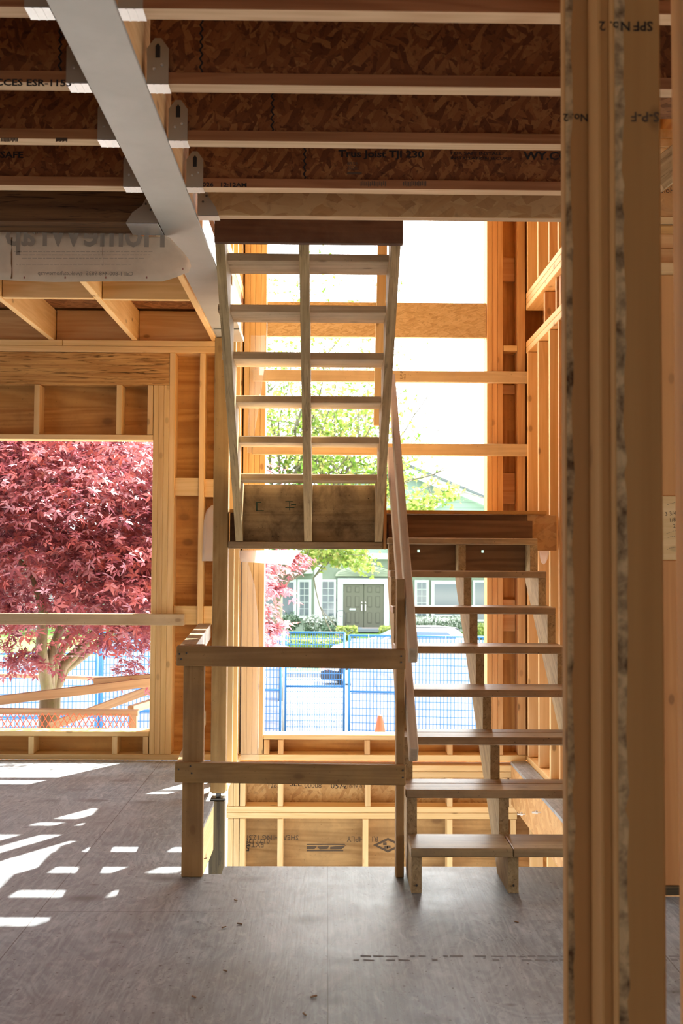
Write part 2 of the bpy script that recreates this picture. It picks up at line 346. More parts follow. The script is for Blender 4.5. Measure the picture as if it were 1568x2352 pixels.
# ---------------------------------------------------------------- setting: floor, deck, roof, outer walls
def S(o): o['kind'] = 'structure'; return o
fl = [(-5.5, -5), (5.5, -5), (5.5, 4.67), (XR, 4.67), (XR, YW), (1.30, YW), (1.30, 5.108), (-.47, 5.108), (-.47, 4.985), (-.655, 4.985), (-.655, 6.45), (-.715, 6.45), (-.715, YW), (-5.5, YW)]
floor = S(put('floor', prism_bm(fl, 'Z', -.022, 0), FLOORM, grain='Y', rand=False))
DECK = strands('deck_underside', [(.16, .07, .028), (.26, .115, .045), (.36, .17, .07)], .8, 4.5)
ceil_poly = [(-5.5, -5), (5.5, -5), (5.5, 4.67), (1.56, 4.67), (1.56, 4.29), (-.612, 4.29), (-.612, YW), (-5.5, YW)]
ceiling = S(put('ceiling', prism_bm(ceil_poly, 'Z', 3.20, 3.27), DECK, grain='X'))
S(box('roof', -5.5, 5.5, -5, 7.9, 5.7, 5.8, PLYWALL, grain='X'))
S(box('sun_blocker', -5.2, -.75, YW+.155, 8.46, 2.42, 2.50, PLYWALL, grain='X'))  # unseen overhang, added to cut the sun entering the left window
rnd = random.Random(8); bm = bmesh.new()
for y0, h_, n_ in ((3.965, .020, 26), (3.925, .026, 20)):
    x = .10
    while x < 1.25:
        w_ = rnd.uniform(.012, .05)
        if rnd.random() < .72: bm.faces.new([bm.verts.new(p) for p in ((x, y0, .0006), (x+w_, y0, .0006), (x+w_, y0+h_*rnd.uniform(.4, 1), .0006), (x, y0+h_*rnd.uniform(.5, 1), .0006))])
        x += w_+rnd.uniform(.004, .02)
put('stamp', bm, plain('worn_floor_ink', (.20, .20, .20), .8), floor)
def rim_board(name, *a, mat=LSLB, **k): return S(box(name, *a, mat, **k))
# ---------------------------------------------------------------- front wall (one framed wall, its boards as parts)
wf = thing('wall_front', loc=(-1.6, YW, 0), kind='structure')
D = .14
def vstud(name, px, z0, z1, w=.038, mat=FRESH, par=None, y=YW, d=D): return box(name, px, px+w, y, y+d, z0, z1, mat, par or wf, 'Z')
XL = -4.2
box('bottom_plate', XL, -.72, YW, YW+D, .001, .040, FRESH, wf, 'X')
box('window_sill_plate', XL, -1.248, YW, YW+D, .165, .199, FRESH, wf, 'X')
box('window_head_plate', XL, -1.248, YW, YW+D, 2.258, 2.294, FRESH, wf, 'X')
box('header', XL, -1.135, YW+.005, YW+.10, 2.652, 2.882, PARALLAM, wf, 'X')
box('top_plate', XL, -.70, YW, YW+D, 2.885, 2.928, FRESH, wf, 'X'); box('top_plate', XL, -1.9, YW, YW+D, 2.930, 2.971, FRESH, wf, 'X'); box('top_plate', -1.897, -.70, YW, YW+D, 2.930, 2.971, FRESH, wf, 'X')
for x in (-2.092, -1.506, -1.290, -2.68, -3.27, -3.85): vstud('cripple_stud', x, .042, .163)
for x in (-2.093, -1.509, -1.288, -2.68, -3.27, -3.85): vstud('cripple_stud', x, 2.296, 2.650)
for x in (-1.246, -1.2085, -1.171): vstud('jack_stud', x, .042, 2.650, .0365)
vstud('king_stud', -1.1335, .042, 2.883, .042)
vstud('stud', -.919, .042, 2.883, .040); vstud('stud', -.80, .042, 2.883, .038)
box('blocking', -1.090, -.921, YW+.02, YW+.058, 1.864, 1.991, FRESH, wf, 'X'); box('blocking', -.877, -.802, YW+.02, YW+.058, 1.855, 1.982, FRESH, wf, 'X')
box('blocking', -1.090, -.921, YW+.02, YW+.058, .949, 1.081, FRESH, wf, 'X'); box('blocking', -.877, -.802, YW+.02, YW+.058, .949, 1.081, FRESH, wf, 'X')
# sheathing in sheets with the window left open
def sheet_board(x0, x1, z0, z1, m=PLYWALL): return box('sheathing', x0, x1, YW+D, YW+D+.012, z0, z1, m, wf, 'X', bev=.001)
for z0, z1 in ((-.02, .20), (2.262, 2.50), (2.5, 3.20)): sheet_board(XL, -1.25, z0, z1)
for z0, z1 in ((-.02, .68), (.68, 1.90), (1.90, 2.50), (2.5, 3.20)): sheet_board(-1.247, -.60, z0, z1)
sheet_board(XL, -.60, 3.20, 5.7); sheet_board(-5.5, XL, -.02, 5.7)
# stairwell part of the front wall
box('bottom_plate', -.70, XR-.005, YW, YW+D, .001, .042, FRESH, wf, 'X')
box('window_sill_plate', -.444, 1.13, YW, YW+D, .147, .180, FRESH, wf, 'X')
for x in (-.440, -.341, .269, .853, 1.093): vstud('cripple_stud', x, .044, .145, mat=FIR)
for i in range(4): vstud('jack_stud', -.604+i*.0395, .044, 5.6, .038, FRESH)
vstud('king_stud', -.655, .044, 5.6, .040, FRESH); vstud('stud', -.70, .044, 5.6, .038, FRESH)
for i in range(3): vstud('jack_stud', 1.133+i*.0385, .044, 5.6, .0375, FIR)
vstud('corner_stud', 1.353, .044, 5.6, .055, FIR)
for z0, z1 in ((-.02, .70), (.70, 1.15), (1.15, 2.36), (2.36, 3.55), (3.55, 5.6)): box('sheathing', 1.133, 1.56, YW+D, YW+D+.012, z0, z1, PLYWALL, wf, 'Z', bev=.001)
for a, b_ in ((588, 642), (881, 902), (1083, 1155), (1375, 1448)): box('blocking', 1.251, 1.351, YW+.10, YW+.138, Z(b_, YW+.1), Z(a, YW+.1), FIR, wf, 'X')
box('blocking', 1.251, 1.351, YW, YW+.138, Z(803, YW), Z(790, YW), FRESH, wf, 'X')
# band at the upper floor across the tall opening, and sheathing below the sill
box('rim_band', -.443, 1.130, YW+.02, YW+.064, 3.012, 3.265, LSLB, wf, 'X')
sheet_board(-.598, 1.131, -.02, .178)
# floor edge and basement wall under the stairwell opening
wb = thing('wall_basement', loc=(.3, YW, -1.2), kind='structure')
box('top_plate', -.70, 1.345, YW+.0, YW+D, -.073, -.030, FRESH, wb, 'X'); box('top_plate', -.70, 1.345, YW, YW+D, -.115, -.075, FRESH, wb, 'X')
for x in (-.690, -.650, -.605, -.34, .275, .852, 1.24, 1.29): vstud('cripple_stud', x, -.318, -.117, par=wb)
box('middle_plate', -.70, 1.345, YW, YW+D, -.361, -.320, FRESH, wb, 'X'); box('middle_plate', -.70, 1.345, YW, YW+D, -.404, -.363, FRESH, wb, 'X')
for x in (-.690, -.648, -.605, -.34, .26, .852, 1.24, 1.30): vstud('stud', x, -1.16, -.406, par=wb)
box('bottom_plate', -.70, 1.345, YW, YW+D, -1.20, -1.162, FRESH, wb, 'X')
ob = box('sheathing', -.70, 1.56, YW+D+.02, YW+D+.035, -.36, -.024, OSBB, wb, 'X', bev=0)
pb = box('sheathing', -.70, 1.56, YW+D+.02, YW+D+.035, -1.2, -.362, PLYBASE, wb, 'X', bev=0)
yb = YW+D+.0185
INKB = plain('blurred_stamp_ink', (.10, .07, .045), .9)
text('stamp', 'EXTERIOR', (X(612, yb), yb, Z(1935, yb)), (-1, 0, 0), (0, 0, -1), .052, INKB, pb)
text('stamp', '0121 DFP', (X(625, yb), yb, Z(1927, yb)), (-1, 0, 0), (0, 0, -1), .050, INKB, pb)
text('stamp', 'SHEATHING 12.5MM', (X(690, yb), yb, Z(1919, yb)), (-1, 0, 0), (0, 0, -1), .048, INKB, pb)
text('stamp', '54', (X(580, yb), yb, Z(1941, yb)), (-1, 0, 0), (0, 0, -1), .065, INK, pb)
text('stamp', 'HPLY', (X(840, yb), yb, Z(1921, yb)), (-1, 0, 0), (0, 0, -1), .055, INKB, pb)
text('stamp', 'RI', (X(871, yb), yb, Z(1921, yb)), (-1, 0, 0), (0, 0, -1), .055, INKB, pb)
text('stamp', '0572', (X(762, yb), yb, Z(1811, yb)), (1, 0, 0), (0, 0, 1), .060, INK, ob)
text('stamp', '00008', (X(702, yb), yb, Z(1810, yb)), (1, 0, 0), (0, 0, 1), .050, INKB, ob)
text('stamp', '4-10-26 0:13.2', (X(789, yb), yb, Z(1810, yb)), (1, 0, 0), (0, 0, 1), .036, INKB, ob)
text('stamp', 'SEL', (X(668, yb), yb, Z(1806, yb)), (1, 0, 0), (0, 0, 1), .062, INK, ob)
text('stamp', '12674', (X(618, yb), yb, Z(1810, yb)), (1, 0, 0), (0, 0, 1), .045, INKB, ob)
def bars_stamp(x0, x1, y0, y1):
    bm = bmesh.new()
    def quad(a, b_, c, d): bm.faces.new([bm.verts.new((X(p[0], yb, p[1]), yb, Z(p[1], yb, p[0]))) for p in (a, b_, c, d)])
    h = (y1-y0)
    quad((x0, y0), (x1, y0), (x1, y0+h*.16), (x0, y0+h*.16)); quad((x0, y1-h*.2), (x1-4, y1-h*.2), (x1-4, y1-h*.04), (x0, y1-h*.04))
    quad((x0, y0+h*.3), (x0+24, y0+h*.3), (x0+18, y0+h*.68), (x0, y0+h*.68)); quad((x0+24, y0+h*.36), (x1-36, y0+h*.24), (x1-40, y0+h*.66), (x0+30, y0+h*.72)); quad((x1-34, y0+h*.4), (x1+3, y0+h*.2), (x1-8, y0+h*.7), (x1-34, y0+h*.7))
    return put('stamp', bm, INKB, pb)
bars_stamp(704, 792, 1938, 1956)
bm = bmesh.new(); cx, cy = 893, 1941
for r_, r1 in ((34, 24),):
    out_ = [(cx-r_, cy), (cx, cy-17), (cx+r_, cy), (cx, cy+17)]; in_ = [(cx-r1, cy), (cx, cy-11), (cx+r1, cy), (cx, cy+11)]
    vo = [bm.verts.new((X(a, yb), yb, Z(b_, yb))) for a, b_ in out_]; vi = [bm.verts.new((X(a, yb), yb, Z(b_, yb))) for a, b_ in in_]
    for i in range(4): bm.faces.new((vo[i], vo[(i+1) % 4], vi[(i+1) % 4], vi[i]))
for (a, b_) in ((-7, -3), (2, 4), (-4, 5)):
    bm.faces.new([bm.verts.new((X(cx+a+dx, yb), yb, Z(cy+b_+dy, yb))) for dx, dy in ((-4, -3), (4, -3), (4, 3), (-4, 3))])
put('stamp', bm, INKB, pb)
# rims round the opening
rr = S(box('trim_1', 1.302, 1.345, 5.115, YW-.003, -.30, -.003, LSL, grain='Y'))
for px, py in ((1205, 1870), (1240, 1866)):
    p = at(px, py, 1); yb_ = 1.30/(at(px, py, 1).x); z_ = at(px, py, yb_).z
    bo = put('anchor_bolt', lathe_bm([(.004, 0), (.004, .018), (.011, .018), (.011, .030), (.006, .031), (.006, .052)], (0, 0, 0), 10), GALV, rr)
    bo.rotation_euler = (0, -math.pi/2, 0); bo.location = Vector((1.302, yb_, z_)) - Vector(rr.location)
    for v in bo.data.vertices: v.co += Vector(rr.location)
S(box('trim_2', -.700, -.657, 4.99, 6.44, -.28, -.024, FRESH, grain='Y'))
S(box('trim_3', -.45, 1.30, 5.062, 5.106, -.30, -.024, LSL, grain='X'))
# floor of the basement seen through the opening
BASE = plain('basement_slab', (.30, .29, .27), .9, noise=.4)
S(box('basement_floor', -3, 3, 3, YW, -2.75, -2.70, BASE, bev=0))

# ---------------------------------------------------------------- right wall of the stairwell
wr = thing('wall_right', loc=(XR, 6.3, 0), kind='structure')
def rstud(y, z0, z1, mat=FRESH, w=.038, d=.14): return box('stud', XR, XR+d, y, y+w, z0, z1, mat, wr, 'Z')
rys = [7.655, 7.27, 6.90, 6.62, 6.25, 5.85, 5.45, 5.06]
for i, y in enumerate(rys):
    rstud(y, .042, 2.895, (FRESH, FRESH, FRESH, FIR)[i % 4]); rstud(y+.0, 3.335, 5.6, (FRESH, FRESH, FIR, FRESH)[i % 4])
    if i: box('cripple_block', XR+.02, XR+.14, y-.12, y-.08, 2.985, 3.205, FIR if i % 2 else LSL, wr, 'Z')
box('bottom_plate', XR, XR+.14, 4.72, YW-.002, .002, .040, FRESH, wr, 'Y')
box('top_plate', XR, XR+.14, 4.72, YW-.002, 2.897, 2.938, FRESH, wr, 'Y'); box('top_plate', XR, XR+.14, 4.72, YW-.002, 2.940, 2.981, FRESH, wr, 'Y')
for z in (3.208, 3.250, 3.292): box('upper_plate', XR, XR+.14, 4.72, YW-.002, z, z+.040, FRESH, wr, 'Y')
shr = box('sheathing', XR+.142, XR+.16, 4.72, YW+.155, -.9, 5.6, PLYWALL, wr, 'Y', bev=0)
blk = box('rim_block', XR+.03, XR+.138, 6.70, 6.76, 2.985, 3.205, LSL, wr, 'Z')
for s, dz in (('Hole Z', .14), ('Drilling', .105)): text('stamp', s, (XR+.035, 6.698, 2.985+dz), (1, 0, 0), (0, 0, 1), .033, INK, blk)
for y in (7.6, 7.0, 6.4, 5.8): box('basement_stud', XR, XR+.09, y, y+.038, -1.2, -.32, FRESH, wr, 'Z')
# upper studs on the left of the stairwell (second storey)
wl = thing('wall_left', loc=(-.7, 7.2, 3.27), kind='structure')
for y in (7.55, 7.2, 6.85, 6.5): box('stud', -.70, -.61, y, y+.038, 3.36, 5.6, FRESH, wl, 'Z')
for y in (7.02, 7.40): box('stud', -.690, -.602, y, y+.038, .042, 2.97, FRESH, wl, 'Z')
box('bottom_plate', -.690, -.602, 6.72, YW-.002, .001, .040, FRESH, wl, 'Y')
for z in (3.275, 3.316): box('bottom_plate', -.70, -.61, 4.75, YW-.002, z, z+.039, FRESH, wl, 'Y')
box('rim_board', -.652, -.61, 6.80, YW-.002, 2.985, 3.198, LSLB, wl, 'Y')
box('sheathing', -.715, -.702, 4.75, YW-.002, 3.28, 5.6, PLYWALL, wl, 'Y', bev=0)
# outer walls of the room beyond the frame, with tall openings
for nm, x0, x1, y0, y1, z0, z1 in (('wall_left', -5.6, -5.5, -5, 2.2, -.02, 3.2), ('wall_left', -5.6, -5.5, 5.2, 7.9, -.02, 3.2), ('wall_left', -5.6, -5.5, 2.2, 5.2, 2.2, 3.2), ('wall_left', -5.6, -5.5, 2.2, 5.2, -.02, .6), ('wall_left', -5.6, -5.5, -5, 7.9, 3.2, 5.7),
                                   ('wall_right', 5.5, 5.6, -5, 1.2, -.02, 5.7), ('wall_right', 5.5, 5.6, 4.2, 7.9, -.02, 5.7), ('wall_right', 5.5, 5.6, 1.2, 4.2, 2.4, 5.7), ('wall_right', 5.5, 5.6, 1.2, 4.2, -.02, .5), ('wall_back', -5.5, -1.3, -5.1, -5, -.02, 5.7), ('wall_back', 1.3, 5.5, -5.1, -5, -.02, 5.7), ('wall_back', -1.3, 1.3, -5.1, -5, 2.25, 5.7), ('wall_back', -1.3, 1.3, -5.1, -5, -.02, .25)):
    S(box(nm, x0, x1, y0, y1, z0, z1, PLYWALL, grain='Z', bev=0))

# ---------------------------------------------------------------- ceiling framing
ZB = 2.79
XBL, XBR = -.695, -.530
sb = thing('steel_beam', 'grey painted steel beam running under the ceiling to the timber post', 'beam', (-.612, 3.6, ZB-.004))
box('bottom_flange', XBL, XBR, 1.2, 6.78, ZB-.004, ZB+.008, STEEL, sb, 'Y', bev=.0015)
box('web', -.617, -.607, 1.2, 6.78, ZB+.009, ZB+.33, STEEL, sb, 'Y', bev=.001)
box('packing_board', XBL+.030, -.619, 1.2, 6.60, ZB+.010, ZB+.33, FIR, sb, 'Y'); box('packing_board', -.605, XBR-.012, 1.2, 4.6, ZB+.010, ZB+.33, FIR, sb, 'Y')
box('end_plate', XBL+.01, XBR-.001, 6.42, 6.775, ZB-.014, ZB-.005, STEEL, sb, 'Y', bev=.003)
joy = [1.847, 2.279, 2.711, 3.143, 3.568, 4.018]     # far face of each I-joist
nth = ['', 'nearest', 'second', 'third', 'fourth', 'fifth']
lab_l = {2: 'I-joist left of the steel beam, nearest the top edge of the photo', 3: 'I-joist left of the steel beam with a code stamped along its flange', 4: 'I-joist left of the steel beam, third from the top edge', 5: 'I-joist left of the steel beam right beside the dark laminated header'}
lab_r = {2: 'I-joist right of the steel beam, nearest the top edge of the photo', 3: 'I-joist right of the steel beam, second from the top edge, pale splice mark below', 4: 'I-joist right of the steel beam, third from the top edge, zigzag web seam', 5: 'I-joist right of the steel beam stamped in black with large lettering and a time'}
def seam(web, x, y, z0, z1):
    bm = bmesh.new(); n = 26; pts = []
    for i in range(n+1): pts.append((x + (.004 if i % 2 else -.004), z0+(z1-z0)*i/n))
    for a, b_ in zip(pts, pts[1:]):
        bm.faces.new([bm.verts.new(p) for p in ((a[0]-.003, y, a[1]), (a[0]+.003, y, a[1]), (b_[0]+.003, y, b_[1]), (b_[0]-.003, y, b_[1]))])
    return put('seam', bm, INK, web)
def joist(side, i):
    yf = joy[i]; x0, x1 = ((XBR+.006, 4.6) if side == 'r' else (-4.4, XBL-.004)); lab = (lab_r if side == 'r' else lab_l).get(i)
    if side == 'r' and i >= 4: x1 = 1.06 if i == 4 else 1.19
    t = thing('floor_joist', lab or ('I-joist above the camera, ' + ('right' if side == 'r' else 'left') + ' of the steel beam, out of view'), 'joist', ((x0+x1)/2, yf-.029, ZB), 'engineered I-joists hung on the steel beam')
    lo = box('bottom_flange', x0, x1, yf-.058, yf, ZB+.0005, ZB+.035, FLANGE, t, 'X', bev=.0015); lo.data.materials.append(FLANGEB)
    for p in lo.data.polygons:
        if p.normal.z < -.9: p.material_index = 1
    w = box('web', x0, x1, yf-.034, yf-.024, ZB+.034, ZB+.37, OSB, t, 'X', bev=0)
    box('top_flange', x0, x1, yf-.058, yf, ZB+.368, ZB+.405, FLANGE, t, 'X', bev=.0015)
    return t, lo, w
J = {}
for i in (1, 2, 3, 4, 5):
    for s in 'lr':
        if i == 1: continue
        J[s, i] = joist(s, i)
def ontext(par, s, px, py, Y, size, mat=INK, bold=.02, squash=1.15):
    p = at(px, py, Y); return text('stamp', s, (p.x, Y, p.z), (1, 0, 0), (0, 0, 1), size, mat, par, bold, squash=squash)
for s, i, px in (('r', 2, 460), ('l', 2, 135), ('r', 3, 625), ('r', 4, 700)):
    t, lo, w = J[s, i+1] if (s, i) != ('x', 0) else None
    y = joy[i+1]-.0346; seam(w, X(px, y, 300), y, ZB+.036, ZB+.36)
w5 = J['r', 5][2]; y5 = joy[5]-.0348
ontext(w5, 'Trus Joist TJI 230', 777, 360, y5, .036, bold=.03, squash=1.25)
ontext(w5, 'FOR SAFE INSTALL!', 1034, 355, y5, .0155, bold=.02, squash=1.5); ontext(w5, 'INSTALLATION SECURE!', 1034, 366, y5, .0155, squash=1.35)
ontext(w5, 'WY.CO', 1203, 366, y5, .042, bold=.03, squash=1.2)
ontext(w5, '8533', 797, 379, y5, .017, INKF); ontext(w5, '2026', 797, 389, y5, .017, INKF); ontext(w5, '====', 797, 402, y5, .02, INKF, .06)
f5 = J['r', 5][1]; yf5 = joy[5]-.0585
ontext(f5, '2026   12:12AM', 456, 428, yf5, .021, bold=.03, squash=1.3)
w5l = J['l', 5][2]; ontext(w5l, 'SAFE', 0, 362, y5, .034, bold=.03, squash=1.2)
f3l = J['l', 3][1]; yf3 = joy[3]-.0585; ontext(f3l, 'CCES ESR-1153', -12, 196, yf3, .027, bold=.03, squash=1.25)
for px, w_ in ((828, 60), (925, 55)):
    bm = bmesh.new()
    for k in range(14):
        a = at(px+w_*k/14, 416+random.uniform(-1, 1), yf5); bm.faces.new([bm.verts.new((a.x+dx, yf5, a.z-.018+dz)) for dx, dz in ((0, random.uniform(-.003, .003)), (.0042, 0), (.0042, .017), (0, .017+random.uniform(-.003, .003)))])
    put('stamp', bm, INKF, f5)
for px, w_ in ((2, 40), (128, 26)):
    yf4 = joy[4]-.0585; bm = bmesh.new()
    for k in range(12):
        a = at(px+w_*k/12, 316, yf4); bm.faces.new([bm.verts.new((a.x+dx, yf4, a.z-.012+dz)) for dx, dz in ((0, random.uniform(-.005, .003)), (.0042, 0), (.0042, .012), (0, .012))])
    put('stamp', bm, INKF, J['l', 4][1])
# joist hangers
def hanger(side, i):
    yf = joy[i]; y0, y1 = yf-.060, yf+.002
    if side == 'l': x1 = XBL-.002; x0 = x1-.062
    else: x0 = XBR+.002; x1 = x0+.062
    ordn = {2: 'first', 3: 'second', 4: 'third', 5: 'fourth'}[i]
    t = thing('joist_hanger', f'galvanised joist hanger {"left" if side=="l" else "right"} of the steel beam, {ordn} from the photo top', 'joist hanger', ((x0+x1)/2, yf-.03, ZB-.003), 'joist hangers along the steel beam')
    z0 = ZB-.0025
    bm = bmesh.new(); cube_into(bm, (x0, y0, z0), (x1, y1, z0+.0022), 0)
    for k in (.33, .66): cube_into(bm, (x0+.062*k-.002, y0, z0-.0012), (x0+.062*k+.002, y1, z0), 0)
    put('seat', bm, GALV, t, 'Y')
    zt = z0+.105; fx0, fx1 = x0, x1
    pl = [(fx0, z0+.0024), (fx1, z0+.0024), (fx1, zt), (fx1-.022, zt+.030), (fx0+.022, zt+.030), (fx0, zt)]
    fr_ = prism('side_plate', pl, 'Y', y0-.0015, y0+.0002, GALVD, t, 'Z')
    bm = bmesh.new()
    sl_ = [((x0+x1)/2-.007, zt-.028), ((x0+x1)/2+.007, zt-.028), ((x0+x1)/2+.007, zt+.006), ((x0+x1)/2, zt+.015), ((x0+x1)/2-.007, zt+.006)]
    bm.faces.new([bm.verts.new((a, y0-.0022, b_)) for a, b_ in sl_]); put('slot', bm, INK, fr_)
    for dx, dz in ((-.010, .045), (.012, .056)):
        n_ = put('nail', lathe_bm([(.0045, 0), (.004, .0025), (.001, .003)], (0, 0, 0), 8), GALV, fr_)
        off = Vector(t.location); n_.rotation_euler = (math.pi/2, 0, 0); n_.location = Vector(((x0+x1)/2+dx, y0-.0016, z0+dz)) - off
        for v in n_.data.vertices: v.co += off
    return t
for i in (2, 3, 4, 5):
    for s in 'lr': hanger(s, i)
# headers
hl = box('laminated_header', -4.4, XBL-.012, 4.395, 4.548, ZB, ZB+.38, LVLM, None, 'X'); tag(hl, 'dark laminated wood header left of the steel beam, house wrap hanging behind it', 'header')
hr = box('strand_header', XBR+.012, 1.295, 4.288, 4.338, ZB, ZB+.40, LSL, None, 'X'); tag(hr, 'pale strand lumber header right of the steel beam, above the stairwell opening', 'header')
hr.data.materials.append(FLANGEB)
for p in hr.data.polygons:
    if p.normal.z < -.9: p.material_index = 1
def big_hanger(side):
    if side == 'l':
        x1 = XBL-.004; x0 = x1-.11; y0, y1 = 4.392, 4.552; lab = 'wide grey hanger carrying the dark laminated header on the left of the steel beam'
        pl = [(x1, ZB-.002), (x0-.02, ZB-.002), (x0+.005, ZB+.04), (x0+.045, ZB+.07), (x1-.035, ZB+.13), (x1-.02, ZB+.25), (x1, ZB+.25)]
    else:
        x0 = XBR+.004; x1 = x0+.085; y0, y1 = 4.284, 4.342; lab = 'flared grey hanger carrying the pale strand header on the right of the steel beam'
        pl = [(x0, ZB-.002), (x1, ZB-.002), (x1-.012, ZB+.03), (x1-.040, ZB+.07), (x1-.055, ZB+.13), (x0+.02, ZB+.22), (x0, ZB+.22)]
    t = thing('header_hanger', lab, 'joist hanger', ((x0+x1)/2, (y0+y1)/2, ZB-.005))
    if side == 'l': x0 -= .02
    box('seat', x0, x1, y0, y1, ZB-.005, ZB-.0022, GALV, t, 'X', bev=.0008)
    sp_ = prism('side_plate', pl, 'Y', y0-.002, y0-.0004, GALVD, t, 'Z')
    prism('side_plate', pl, 'Y', y1+.0004, y1+.002, GALVD, t, 'Z')
    for k in range(5):
        u_ = .2+.15*k; px_ = (x1-.03-.02*(k % 2)) if side == 'l' else (x0+.022+.014*(k % 2))
        n_ = put('nail', lathe_bm([(.005, 0), (.004, .003), (.001, .0035)], (0, 0, 0), 8), NAILM, sp_)
        off = Vector(t.location); n_.rotation_euler = (math.pi/2, 0, 0); n_.location = Vector((px_, y0-.0022, ZB+.02+.2*u_*.8)) - off
        for v in n_.data.vertices: v.co += off
big_hanger('l'); big_hanger('r')
# house wrap flap
yt = 4.562
def wrap_sheet():
    bm = bmesh.new(); base = [(-30, 640), (30, 642), (120, 645), (250, 646), (330, 646), (372, 645), (400, 636), (432, 622), (438, 608), (432, 592), (418, 575), (395, 560), (386, 552)]
    top = [(-30, 528), (30, 528), (120, 528), (250, 528), (330, 528), (345, 528), (355, 528), (362, 528), (366, 528), (370, 529), (374, 530), (378, 531), (382, 534)]
    n = 6; cols = []
    for (bx, by), (tx, ty) in zip(base, top):
        col = []
        for k in range(n+1):
            u_ = k/n; p = at(tx+(bx-tx)*u_, ty+(by-ty)*u_, yt); col.append(bm.verts.new((p.x, yt + .012*math.sin(p.x*9)*u_ + .01*u_*u_, min(p.z, ZB-.007) if p.x > XBL-.17 else p.z)))
        cols.append(col)
    for a, b_ in zip(cols, cols[1:]):
        for k in range(n): bm.faces.new((a[k], a[k+1], b_[k+1], b_[k]))
    return put('house_wrap_sheet', bm, WRAP, None, 'X', smooth=True)
ws = tag(wrap_sheet(), 'beige house wrap sheet with mirrored printing hanging behind the dark header', 'house wrap')
wsm = ws.modifiers.new('thickness', 'SOLIDIFY'); wsm.thickness = .0012
PRN = plain('wrap_print', (.34, .27, .20), .8); PRL = plain('wrap_small_print', (.52, .40, .29), .8)
ty_ = yt-.014
def wtext(s, px, py, size, mat, bold=0, squash=1.0):
    p = at(px, py, ty_); return text('printing', s, (p.x, ty_, p.z), (-1, 0, 0), (0, 0, 1), size, mat, ws, bold, squash=squash)
wtext('HomeWrap', 382, 566, .165, PRN, .02, .84)
wtext('Call 1-800-448-9835  tyvek.ca/homewrap', 306, 633, .0235, PRN, .01, 1.02)
for k, (py, xa, xb) in enumerate(((579, 350, 32), (586, 345, 40), (594, 330, 50), (608, 300, 35))):
    bm = bmesh.new(); xx_ = xa
    while xx_ > xb:
        w_ = random.uniform(4, 14); a = at(xx_, py, ty_); c = at(max(xb, xx_-w_), py, ty_)
        bm.faces.new([bm.verts.new(p) for p in ((a.x, ty_, a.z), (c.x, ty_, c.z), (c.x, ty_, c.z+.0028), (a.x, ty_, a.z+.0028))]); xx_ -= w_+2.5
    put('printing', bm, PRL, ws)
RUST = plain('rust_streak', (.22, .11, .045), .9); REDM = plain('red_mark', (.42, .17, .12), .9)
for px, y0, y1, w_ in ((27, 545, 640, 2.2), (236, 540, 610, .8)):
    bm = bmesh.new(); L_ = []
    for k in range(9):
        a = at(px+random.uniform(-1, 1), y0+(y1-y0)*k/8, ty_); L_.append((a, w_*random.uniform(.3, 1)*.0018))
    for (a, wa), (c, wc) in zip(L_, L_[1:]): bm.faces.new([bm.verts.new(p) for p in ((a.x-wa, ty_, a.z), (a.x+wa, ty_, a.z), (c.x+wc, ty_, c.z), (c.x-wc, ty_, c.z))])
    put('stain', bm, RUST, ws)
for px in (54, 148, 241, 335, 418):
    a = at(px, 640 if px < 400 else 620, ty_); bm = bmesh.new(); bm.faces.new([bm.verts.new((a.x+dx, ty_, a.z+dz)) for dx, dz in ((0, 0), (.006, 0), (.006, .009), (0, .009))]); put('mark', bm, REDM, ws)
# rear bay joists running to the front wall
ZJ = 2.973
for k, (xr, lab) in enumerate(((-1.962, 'bright lumber joist over the left window, leftmost of the three running to the wall'), (-1.368, 'bright lumber joist over the left window, middle of the three running to the wall'), (-.800, 'bright lumber joist right beside the steel beam, running to the front wall'))):
    j = box('lumber_joist', xr-.038, xr, 4.60, YW+.10, ZJ, ZJ+.225, FRESH, None, 'Y'); tag(j, lab, 'joist', 'lumber joists over the left window')
for k, (x0, x1, lab) in enumerate(((-3.9, -2.003, 'lumber block between the joists at the left edge of the ceiling over the window'), (-1.957, -1.412, 'lumber block between the left and middle ceiling joists'), (-1.363, -.843, 'lumber block between the middle ceiling joist and the one beside the beam'))):
    b_ = box('joist_blocking', x0, x1, 6.47+.02*k, 6.508+.02*k, ZJ+.004, ZJ+.225, FRESH, None, 'X'); tag(b_, lab, 'blocking', 'blocks between the lumber joists')
for k, (x0, x1) in enumerate(((-4.0, -2.003), (-1.957, -1.409), (-1.365, -.84))): box('rim_board', x0, x1, YW+.06, YW+.10, ZJ+.001, ZJ+.225, FIR, wf, 'X')

# ---------------------------------------------------------------- posts under the beam
up = box('timber_post', -.697, -.606, 6.62, 6.71, .012, ZB-.016, TIMBER, None, 'Z', bev=.004); tag(up, 'square timber post under the end of the steel beam, behind the guard rail', 'post')
pj = thing('post_base', 'dark steel jack plate between the upper timber post and the weathered post below', 'post base', (-.651, 6.665, -.03))
put('screw', lathe_bm([(.016, 0), (.016, .027)], (-.651, 6.665, -.022), 12), NAILM, pj); box('plate', -.697, -.606, 6.62, 6.71, -.034, -.022, NAILM, pj, bev=.004); box('cap_plate', -.690, -.612, 6.626, 6.704, .005, .0115, NAILM, pj, bev=.002)
lp = box('timber_post', -.703, -.610, 6.615, 6.710, -2.70, -.0345, OLDPOST, None, 'Z', bev=.006); tag(lp, 'weathered dark post going down into the stairwell below the jack plate', 'post')
